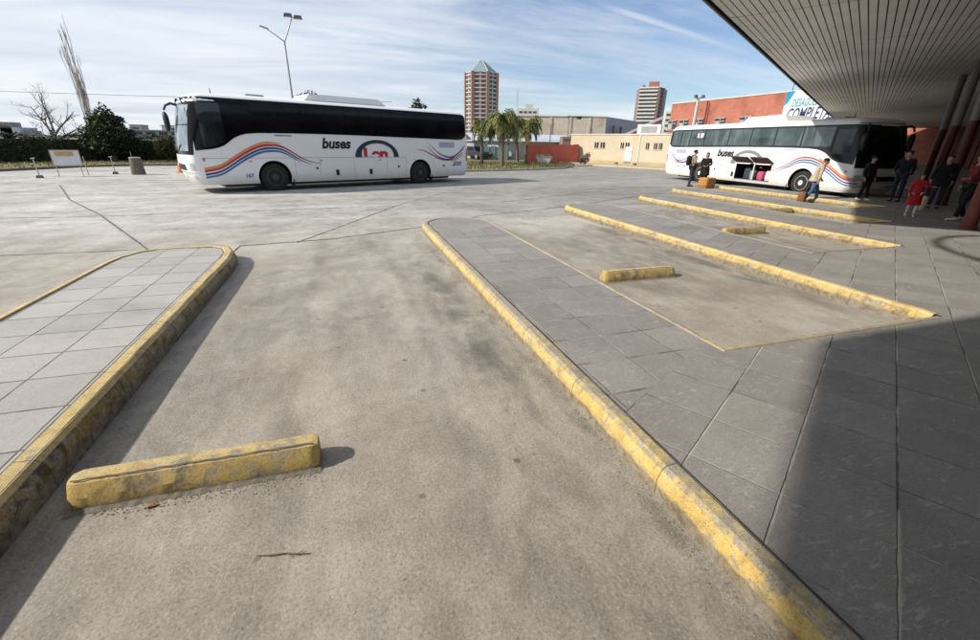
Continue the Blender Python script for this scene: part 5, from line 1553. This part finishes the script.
def hpick(i):
    d = random.uniform(0, htot)
    for a, b, l in hseg:
        if d <= l: break
        d -= l
    q = a + (b - a) * (d / l); n = (b - a).normalized(); n = Vector((-n.y, n.x))
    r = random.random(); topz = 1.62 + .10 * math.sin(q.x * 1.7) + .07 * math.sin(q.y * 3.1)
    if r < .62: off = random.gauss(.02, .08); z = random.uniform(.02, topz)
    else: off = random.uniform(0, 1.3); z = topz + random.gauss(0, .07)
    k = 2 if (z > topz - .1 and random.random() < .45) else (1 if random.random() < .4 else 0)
    q = q + n * off
    return (q.x + 18, q.y - 40, z), k
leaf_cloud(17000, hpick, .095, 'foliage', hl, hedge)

def crown_tree(name, label, loc, height, blobs, nleaf, size, mats, trunk_r=.14, bark=None, grp=None):
    """tapered trunk, limbs to each leaf mass, and leaves scattered unevenly through the masses"""
    t = thing(name, label, 'tree', loc, 0, grp)
    m = MB(); m.tube([(0, 0, -.1), (.03, .02, height * .25), (-.02, 0, height * .5), (0, 0, height * .75)], [trunk_r * 1.2, trunk_r, trunk_r * .7, trunk_r * .3], 8)
    tr_ = m.build('trunk', bark or M['bark'], t, smooth=50)
    m = MB()
    for (c, r) in blobs:
        z0 = max(.2, min(height * .6, c[2] - r[2] * 1.1)); m.tube([(0, 0, z0), (c[0] * .5, c[1] * .5, (z0 + c[2]) / 2), (c[0] * .95, c[1] * .95, c[2])], [trunk_r * .4, trunk_r * .25, trunk_r * .1], 5)
    m.build('limb', bark or M['bark'], tr_)
    wts = [r[0] * r[1] * r[2] for c, r in blobs]; tot = sum(wts)
    def pick(i):
        x = random.uniform(0, tot)
        for (c, r), w_ in zip(blobs, wts):
            if x <= w_: break
            x -= w_
        while True:
            v = Vector((random.gauss(0, 1), random.gauss(0, 1), random.gauss(0, 1))).normalized() * random.random() ** .40
            ca = math.sin(v.x * 7 + c[0] * 9) * math.sin(v.y * 6 + c[2] * 5) * math.sin(v.z * 7 + c[1] * 4)
            if ca > -.22 or random.random() < .3: break
        p = (c[0] + v.x * r[0], c[1] + v.y * r[1], c[2] + v.z * r[2])
        lit = (-v.x * .75 + v.z * .6)  # sunlight put into the colour: sunward and upper leaves get paler tones
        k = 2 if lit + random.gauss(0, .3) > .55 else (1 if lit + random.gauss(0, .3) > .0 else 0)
        return p, min(k, len(mats) - 1)
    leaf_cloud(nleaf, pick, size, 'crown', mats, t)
    return t
M['bark'] = pm('bark', (.085, .065, .05), .95, .35, 6, bump=.5); M['palebark'] = pm('pale_bark', (.36, .32, .27), .95, .3, 5, bump=.4)
dl = [leaf_mat('dark_leaf_a', (.014, .024, .010)), leaf_mat('dark_leaf_b', (.038, .055, .020)), leaf_mat('dark_leaf_c', (.095, .115, .040))]
bl = [((0, 0, 2.2), (1.1, 1.1, .95)), ((-.9, .1, 1.75), (.9, .9, .75)), ((.9, -.1, 1.75), (.9, .9, .8)), ((.1, 0, 3.0), (.65, .65, .65)), ((-.5, 0, 2.75), (.6, .6, .5)), ((.65, .1, 2.7), (.6, .6, .5)), ((1.3, 0, 1.2), (.6, .6, .6)), ((-1.35, 0, 1.2), (.55, .6, .55)), ((.1, .1, 3.5), (.35, .35, .42)), ((0, -.2, 1.1), (1.3, .9, .7))]
crown_tree('evergreen_tree', 'dense dark evergreen tree with a pointed top standing at the hedge behind the bare poplar', (-15.95, 40.6, .1), 3.6, bl, 6500, .12, dl, .16)
bl2 = [((0, 0, .95), (.75, .7, .75)), ((.35, 0, 1.5), (.4, .4, .4)), ((-.3, .1, 1.3), (.45, .45, .45))]
ol = [leaf_mat('olive_leaf_a', (.045, .045, .015)), leaf_mat('olive_leaf_b', (.085, .080, .026)), leaf_mat('olive_leaf_c', (.13, .115, .045))]
crown_tree('round_bush', 'olive brown rounded bush at the hedge just left of the departing bus', (-12.9, 41.6, .1), 1.6, bl2, 1800, .10, ol, .07)

def bare_tree(name, label, loc, trunks, seed, mat, grp=None, wob=.10):
    """leafless tree: recursive tapered branches"""
    t = thing(name, label, 'tree', loc, 0, grp); rnd = random.Random(seed)
    m = MB(); b = MB()
    def grow(p, d, ln, r, lev, mb, up, spread, maxlev):
        pts = [p]; rs = [r]; q = Vector(p); dd = Vector(d)
        n = 5
        for i in range(n):
            dd = (dd + Vector((rnd.gauss(0, wob), rnd.gauss(0, wob), rnd.gauss(0, .05) + up * .06))).normalized()
            q = q + dd * ln / n; pts.append(tuple(q)); rs.append(max(.005, r * (1 - .72 * (i + 1) / n)))
        mb.tube(pts, rs, 6 if lev == 0 else 4, cap=False)
        if lev < maxlev:
            k = rnd.randint(5, 7) if lev == 0 else rnd.randint(3, 4)
            for c in range(k):
                s = rnd.uniform(.22, 1.0); i = min(n - 1, int(s * n)); base = Vector(pts[i]).lerp(Vector(pts[i + 1]), s * n - i if s < 1 else 1)
                side = Vector((rnd.gauss(0, 1), rnd.gauss(0, 1), rnd.gauss(0, .4))).normalized()
                nd = (dd * (1 - spread) + side * spread + Vector((0, 0, up * .5))).normalized()
                grow(tuple(base), nd, ln * rnd.uniform(.45, .70) * (1.05 - .35 * s), rs[i] * .62, lev + 1, b, up, spread, maxlev)
    for (p, d, ln, r, up, spread, ml) in trunks: grow(p, d, ln, r, 0, m, up, spread, ml)
    m.build('trunk', mat, t, smooth=60, fix=False); b.build('branches', mat, t, smooth=60, fix=False)
    return t
bare_tree('poplar_tree', 'tall leafless pale poplar with upswept branches behind the yard sign', (-18.72, 45.2, .1),
          [((0, 0, 0), (-.005, 0, 1), 6.3, 0.058, 1.3, .07, 3), ((.05, 0, .5), (.02, 0, 1), 5.0, 0.034, 1.3, .07, 3), ((-.05, 0, .8), (-.02, 0, 1), 5.0, 0.031, 1.3, .07, 3), ((.06, 0, .3), (.05, 0, 1), 4.2, 0.027, 1.2, .10, 3), ((0, .1, .3), (.0, .04, 1), 5.4, 0.031, 1.3, .07, 3), ((.08, 0, .2), (.10, 0, 1), 2.9, .03, 1.1, .14, 3), ((-.06, 0, .2), (-.06, 0, 1), 3.2, .03, 1.1, .12, 3), ((.05, .05, .4), (.08, .05, 1), 3.6, .03, 1.2, .10, 3)], 4, M['palebark'], None, .035)
bare_tree('bare_tree', 'wide leafless grey tree beyond the hedge at far left', (-25.4, 54.2, .1),
          [((0, 0, 0), (0, 0, 1), 3.2, .17, .35, .75, 3), ((0, 0, 1.6), (-.6, 0, .8), 3.0, .10, .35, .6, 3), ((0, 0, 1.7), (.7, 0, .75), 2.8, .10, .35, .6, 3), ((0, 0, 1.9), (.1, .1, 1), 3.2, .10, .5, .6, 3), ((0, 0, 1.3), (.9, .1, .5), 2.4, .08, .35, .6, 3), ((0, 0, 1.3), (-.9, .1, .45), 2.4, .08, .35, .6, 3)], 11, pm('grey_twig_bark', (.17, .15, .145), .95, .3, 5))
bare_tree('bare_tree', 'smaller brownish leafless tree beyond the hedge, left of the wide grey one', (-29.5, 52.0, .1),
          [((0, 0, 0), (0, 0, 1), 2.2, .11, .35, .75, 3), ((0, 0, 1.0), (.5, 0, .8), 2.0, .07, .35, .6, 3), ((0, 0, 1.0), (-.5, 0, .8), 2.0, .07, .35, .6, 3)], 23, pm('brown_twig_bark', (.13, .105, .09), .95, .3, 5))
# tree tops showing over the roof of the departing bus
pk = [((0, 0, 4.75), (.75, .6, .55)), ((-.75, 0, 4.55), (.6, .5, .4)), ((.55, 0, 4.5), (.5, .5, .45)), ((0, 0, 4.0), (.9, .8, .6))]
crown_tree('verge_tree', 'sparse dark tree top peeking over the roof of the departing bus beside its air unit', (-1.95, 40.1, .1), 5.0, pk, 800, .13, dl, .13, None)
pk = [((0, 0, 4.7), (.42, .4, .42)), ((.5, 0, 4.45), (.35, .35, .3)), ((-.1, 0, 4.1), (.6, .6, .5))]
crown_tree('verge_tree', 'small dark tree top peeking over the rear part of the departing bus roof', (6.3, 39.6, .1), 4.8, pk, 500, .12, dl, .12, None)

# palms
pl = [leaf_mat('palm_leaf_a', (.060, .085, .018)), leaf_mat('palm_leaf_b', (.13, .145, .034)), leaf_mat('palm_leaf_c', (.26, .235, .075))]
ptr = pm('palm_trunk', (.15, .125, .10), .95, .3, 4, bump=.5); pdry = leaf_mat('dry_frond', (.24, .17, .075))
def palm(label, loc, h, span, nf, seed, lean=0, grp='feathery palms on the far verge'):
    rnd = random.Random(seed); t = thing('palm_tree', label, 'palm tree', loc, 0, grp)
    m = MB(); m.tube([(0, 0, -.1), (lean * .2, 0, h * .3), (lean * .6, 0, h * .65), (lean, 0, h)], [.19, .14, .125, .10], 10); m.build('trunk', ptr, t, smooth=50)
    m = MB(); m.tube([(lean, 0, h - .1), (lean, 0, h + .35)], [.13, .04], 8); m.build('crown_shaft', pl[1], t)
    fr = MB(); dry = MB()
    for i in range(nf):
        az = rnd.uniform(0, 6.283); elev = rnd.uniform(-.25, 1.25); L_ = span * rnd.uniform(.75, 1.15)
        d = Vector((math.cos(az) * math.cos(elev), math.sin(az) * math.cos(elev), math.sin(elev)))
        p = Vector((lean, 0, h + .1)); pts = [p.copy()]; n = 11; dd = d.copy()
        for k in range(n):
            dd = (dd + Vector((0, 0, -.15 - .03 * k))).normalized(); p = p + dd * L_ / n; pts.append(p.copy())
        isdry = elev < -.08 and rnd.random() < .7; tgt = dry if isdry else fr
        tgt.tube([tuple(q) for q in pts], [.024 * (1 - .8 * k / n) + .004 for k in range(n + 1)], 4, 0)
        for k in range(1, n + 1):
            for sub in (0, .5):
                q = pts[k - 1].lerp(pts[k], sub); dr = (pts[k] - pts[k - 1]).normalized(); sd = dr.cross(Vector((0, 0, 1)))
                if sd.length < .05: sd = Vector((1, 0, 0))
                sd.normalize()
                for s in (-1, 1):
                    ll = span * .30 * (1 - abs(k / n - .45) * .9) * rnd.uniform(.8, 1.15)
                    a = q + (sd * s * .75 + dr * .5 + Vector((0, 0, rnd.uniform(-.55, .25)))).normalized() * ll * .55
                    b = a + (sd * s * .4 + dr * .4 + Vector((0, 0, -.95))).normalized() * ll * .55
                    wv = dr * .028
                    tgt.add([q - wv, q + wv, a + wv * 1.3, a - wv * 1.3, b], [(0, 1, 2, 3), (3, 2, 4)], 0 if isdry else rnd.choice((0, 0, 1, 1, 2)))
    fr.build('fronds', pl, t, fix=False)
    if dry.v: dry.build('dry_fronds', pdry, t, fix=False)
    return t
palm('leftmost feathery palm on the verge, against the departing bus', (12.0, 39.8, .1), 3.0, 1.75, 30, 1)
palm('tallest full crowned feathery palm on the verge, second from left', (12.85, 36.6, .1), 3.35, 2.15, 40, 2)
palm('slender feathery palm standing farther back between two fuller palms', (17.3, 44.5, .1), 3.35, 1.7, 28, 5, -.25)
palm('rightmost feathery palm with drooping fronds in front of the red wall', (16.55, 40.3, .1), 3.2, 2.0, 36, 8, -.12)
palm('small feathery palm filling the gap behind the tallest palm', (14.6, 42.0, .1), 3.1, 1.9, 32, 13, -.1)
crown_tree('shrub', 'reddish brown shrub in front of the cream annex wall', (23.0, 40.6, .1), 1.0, [((0, 0, .5), (.45, .4, .5)), ((.3, 0, .85), (.25, .25, .3)), ((-.4, 0, .3), (.3, .3, .3))], 700, .07, [leaf_mat('rust_a', (.10, .045, .03)), leaf_mat('rust_b', (.17, .09, .05))], .04)

# ------------------------------------------------------------------ yard furniture
sg = thing('yard_sign', 'white board with a tan panel on thin legs at the edge of the yard', 'sign', (-12.46, 26.84, 0), math.atan2(.36, .78))
m = MB(); m.box((0, 0, .83), (.98, .03, .68)); m.build('board', pm('sign_white', (.62, .64, .68), .6, .12, 3), sg)
m = MB(); m.box((0, -.018, .83), (1.0, .02, .70)); m.box((0, -.018, .83), (.93, .03, .64)); 
fm = MB()
for c, d in (((0, 0, 1.175), (1.04, .05, .035)), ((0, 0, .485), (1.04, .05, .035)), ((-.505, 0, .83), (.035, .05, .655)), ((.505, 0, .83), (.035, .05, .655))): fm.box(c, d)
fm.build('frame', pm('tan_wood', (.42, .30, .17), .8, .25, 4), sg)
m = MB(); m.box((-.03, -.021, 1.02), (.66, .012, .20)); m.build('panel', pm('tan_panel', (.50, .34, .15), .8, .25, 4), sg)
for x, y in ((-.45, .02), (.42, .02), (-.45, .45), (.62, .30)):
    m = MB(); m.tube([(x * .98, 0.03, .9 if y > .1 else .47), (x, y, 0)], .018, 6); m.build('leg', M['steel'], sg)
po = thing('guide_post', 'thin leaning post on a dark block left of the yard sign', 'post', (-13.25, 25.95, 0), 0, 'short posts on blocks')
m = MB(); m.tube([(0, 0, .05), (-.02, 0, .86)], .022, 8); m.build('pole', M['steel'], po)
m = MB(); m.box((0, 0, .06), (.24, .24, .12), .3, taper=.8); m.build('base_block', M['concd'], po)
m = MB(); m.tube([(-.10, 0, .83), (.06, 0, .86)], .02, 6); m.build('cross_piece', M['steel'], po)
p2 = copy_tree(po); p2.location = (-11.35, 28.5, 0); p2['label'] = 'thin post on a dark block right of the yard sign, before the poplar'
tb = thing('concrete_bin', 'squat stained concrete bin standing at the edge of the yard near the departing bus', 'bin', (-10.22, 28.2, 0))
m = MB(); m.lathe([(.29, 0), (.31, .03), (.27, .45), (.25, .78), (.23, .80)], 20); m.build('drum', M['concd'], tb, smooth=40)
m = MB(); m.lathe([(.23, .78), (.255, .80), (.25, .84), (.20, .85)], 20); m.build('rim', M['conc'], tb, smooth=40)
cn = thing('traffic_cone', 'orange traffic cone standing ahead of the departing bus', 'cone', (-8.75, 29.9, 0))
om = pm('cone_orange', (.62, .16, .05), .6, .2, 3)
m = MB(); m.lathe([(.19, .03), (.15, .25), (.12, .40)], 16); m.lathe([(.082, .56), (.04, .74)], 16); m.build('cone_body', om, cn, smooth=40)
m = MB(); m.lathe([(.12, .40), (.083, .56)], 16); m.build('reflective_band', whitep, cn, smooth=40)
m = MB(); m.box((0, 0, .015), (.42, .42, .03)); m.build('cone_base', om, cn)
# skip in front of the red wall
sk = thing('skip', 'white tapered rubbish skip filled with dark rubble before the red wall', 'skip', (19.4, 42.55, .1), -.42)
m = MB(); m.add([(-.52, -.4, 0), (.52, -.4, 0), (.52, .4, 0), (-.52, .4, 0), (-.82, -.55, .62), (.82, -.55, .62), (.82, .55, .62), (-.82, .55, .62)], [(3, 2, 1, 0), (0, 1, 5, 4), (1, 2, 6, 5), (2, 3, 7, 6), (3, 0, 4, 7), (4, 5, 6, 7)]); m.build('hopper', pm('skip_white', (.78, .77, .74), .6, .2, 3), sk)
m = MB(); m.box((0, -.55, .62), (1.68, .05, .06)); m.box((0, .55, .62), (1.68, .05, .06)); m.build('rim', M['steel'], sk)
m = MB()
for i in range(26): m.box((random.uniform(-.7, .7), random.uniform(-.45, .45), .64 + random.uniform(0, .12)), (random.uniform(.1, .3), random.uniform(.1, .3), random.uniform(.06, .16)), random.uniform(0, 3))
m.build('rubble', M['concd'], sk)
# parked cars beyond the palms
def car(label, loc, rz, paint, pick=False):
    t = thing('parked_car', label, 'car', loc, rz)
    prof = [(-2.05, .35), (-2.1, .62), (-1.95, .82), (-1.1, .92), (-.55, 1.38), (.75, 1.40), (1.45, .98), (2.0, .90), (2.1, .6), (2.05, .35)] if not pick else [(-2.3, .4), (-2.35, .7), (-2.2, .92), (-1.2, 1.0), (-.7, 1.55), (.45, 1.56), (.62, 1.02), (2.3, 1.0), (2.35, .7), (2.3, .4)]
    m = MB(); n = len(prof)
    for s, wd in ((-1, .85), (1, .85)):
        for x, z in prof: m.v.append((x, s * (wd - max(0, z - .9) * .28), z))
    for i in range(n): j = (i + 1) % n; m.f.append((i, j, n + j, n + i)); m.m.append(0)
    m.f.append(tuple(range(n))[::-1]); m.m.append(0); m.f.append(tuple(range(n, 2 * n))); m.m.append(0)
    m.build('body', paint, t)
    x0, x1, zt = (-.85, .95, 1.30) if not pick else (-.88, .42, 1.46)
    for s in (-1, 1):
        w_ = MB(); w_.add([(x0, s * .845, .97), (x1, s * .845, .99), (x1 - .35, s * (.85 - (zt - .9) * .28 + .012), zt), (x0 + .42, s * (.85 - (zt - .9) * .28 + .012), zt)], [(0, 1, 2, 3)]); w_.build('side_window', M['blackglass'], t)
    w_ = MB(); w_.add([(-1.08 if not pick else -1.18, -.68, .96), (-1.08 if not pick else -1.18, .68, .96), (-.64 if not pick else -.76, .6, 1.34 if not pick else 1.50), (-.64 if not pick else -.76, -.6, 1.34 if not pick else 1.50)], [(0, 1, 2, 3)])
    for i, v in enumerate(w_.v): w_.v[i] = (v[0] - .03, v[1], v[2])
    w_.build('windscreen', M['blackglass'], t)
    for x in (-1.3, 1.3):
        for s in (-1, 1):
            w_ = MB(); w_.lathe([(.2, -.1), (.31, -.1), (.33, -.05), (.33, .05), (.31, .1), (.2, .1)], 18, axis='y'); wo = w_.build('wheel', M['rubber'], t); wo.location = (x, s * .78, .33)
            w_ = MB(); w_.lathe([(.2, .09 * s), (.19, .11 * s), (.05, .10 * s)], 14, axis='y'); w_.build('rim', M['rim'], wo)
    for s in (-1, 1):
        w_ = MB(); w_.box((-2.07 if not pick else -2.32, s * .6, .70), (.08, .3, .14)); w_.build('headlight', M['lamp_clear'], t)
    return t
car('dark parked car seen between the departing bus and the palms', (14.9, 51.8, .1), 1.9, pm('dark_car_paint', (.03, .035, .045), .25, .1, 1, spec=.6))
car('white parked pickup beyond the palm trunks', (16.9, 52.0, .1), -.32 + 3.14, pm('white_car_paint', (.68, .69, .70), .3, .05, 1, spec=.6), True)
# street lamp rising behind the bus
lp = thing('street_lamp', 'tall steel street lamp with forked arms rising above the departing bus', 'street lamp', (-3.35, 41.87, .1))
m = MB(); m.tube([(0, 0, 0), (0, 0, 5), (0, 0, 8.75)], [.10, .075, .055], 10); m.build('pole', M['steel'], lp, smooth=50)
m = MB(); m.tube([(0, 0, 8.7), (.38, .0, 9.5), (.72, 0, 10.25)], [.05, .042, .035], 8); m.tube([(0, 0, 8.7), (-.5, 0, 9.05), (-1.05, 0, 9.4)], [.045, .035, .03], 8); m.build('arm', M['steel'], lp, smooth=50)
for dx in (-.30, .38):
    m = MB(); m.box((.80 + dx, -.05, 10.42 - dx * .12), (.62, .34, .22), taper=.8); f = m.build('floodlight', pm('lamp_dark', (.09, .08, .08), .5, .2, 3), lp)
    m = MB(); m.box((.80 + dx, -.10, 10.30 - dx * .12), (.5, .22, .02)); m.build('lens', M['lamp_clear'], f)
m = MB(); m.tube([(.72, 0, 10.2), (.72, 0, 10.36)], .03, 6); m.tube([(.4, -.02, 10.34), (1.2, -.02, 10.34)], .025, 6); m.build('bracket', M['steel'], lp)
m = MB(); m.add([(-1.0, -.11, 9.40), (-1.0, .11, 9.40), (-1.62, .10, 9.58), (-1.62, -.10, 9.58), (-1.0, -.06, 9.50), (-1.0, .06, 9.50), (-1.55, .05, 9.66), (-1.55, -.05, 9.66)], [(0, 1, 2, 3), (7, 6, 5, 4), (0, 4, 5, 1), (1, 5, 6, 2), (2, 6, 7, 3), (3, 7, 4, 0)]); m.build('lamp_head', pm('lamp_grey', (.24, .25, .26), .5, .15, 3), lp)
# lamp pole before the brick building
l2 = thing('floodlight_pole', 'pale pole with two small floodlights in front of the brick building', 'lamp post', (26.3, 30.15, 0))
m = MB(); m.tube([(0, 0, 0), (0, 0, 5.35)], [.15, .11], 10); m.build('pole', pm('pale_pole', (.50, .49, .47), .7, .15, 2), l2, smooth=50)
m = MB(); m.tube([(-.25, .1, 5.35), (.35, -.1, 5.35)], .03, 6); m.build('cross_bar', M['black'], l2)
for dx in (-.22, .32):
    m = MB(); m.box((dx, -dx * .3, 5.45), (.26, .2, .2), .4, taper=.75); m.build('floodlight', M['black'], l2)
ms = thing('antenna_mast', 'very thin lattice mast on the skyline behind the palms', 'mast', (32.2, 84.0, 0))
m = MB()
for a in (0, 2.09, 4.19): m.tube([(.22 * math.cos(a), .22 * math.sin(a), 0), (.08 * math.cos(a), .08 * math.sin(a), 11.3)], .02, 4)
for k in range(22):
    z = k * .5; m.tube([(.2, 0, z), (-.1, .17, z + .25), (-.1, -.17, z + .5)], .010, 3)
m.build('lattice', M['steel'], ms)
ut = thing('utility_pole', 'thin dark utility pole rising behind the pipe frame', 'pole', (23.0, 53.0, 0))
m = MB(); m.tube([(0, 0, 0), (0, 0, 4.4)], [.09, .07], 7); m.build('pole', M['bark'], ut); m = MB(); m.tube([(-.5, 0, 4.2), (.5, 0, 4.2)], .04, 5); m.build('cross_arm', M['bark'], ut)
# overhead wire
wr = MB(); a, b = Vector((-34, 52.0, 5.15)), Vector((4, 37.0, 4.62))
wr.tube([tuple(a.lerp(b, t) + Vector((0, 0, -.10 * 4 * t * (1 - t)))) for t in frange(0, 1, 24)], .014, 4)
tag(wr.build('overhead_wire', M['black']), 'thin dark overhead wire crossing the sky at far left', 'wire')
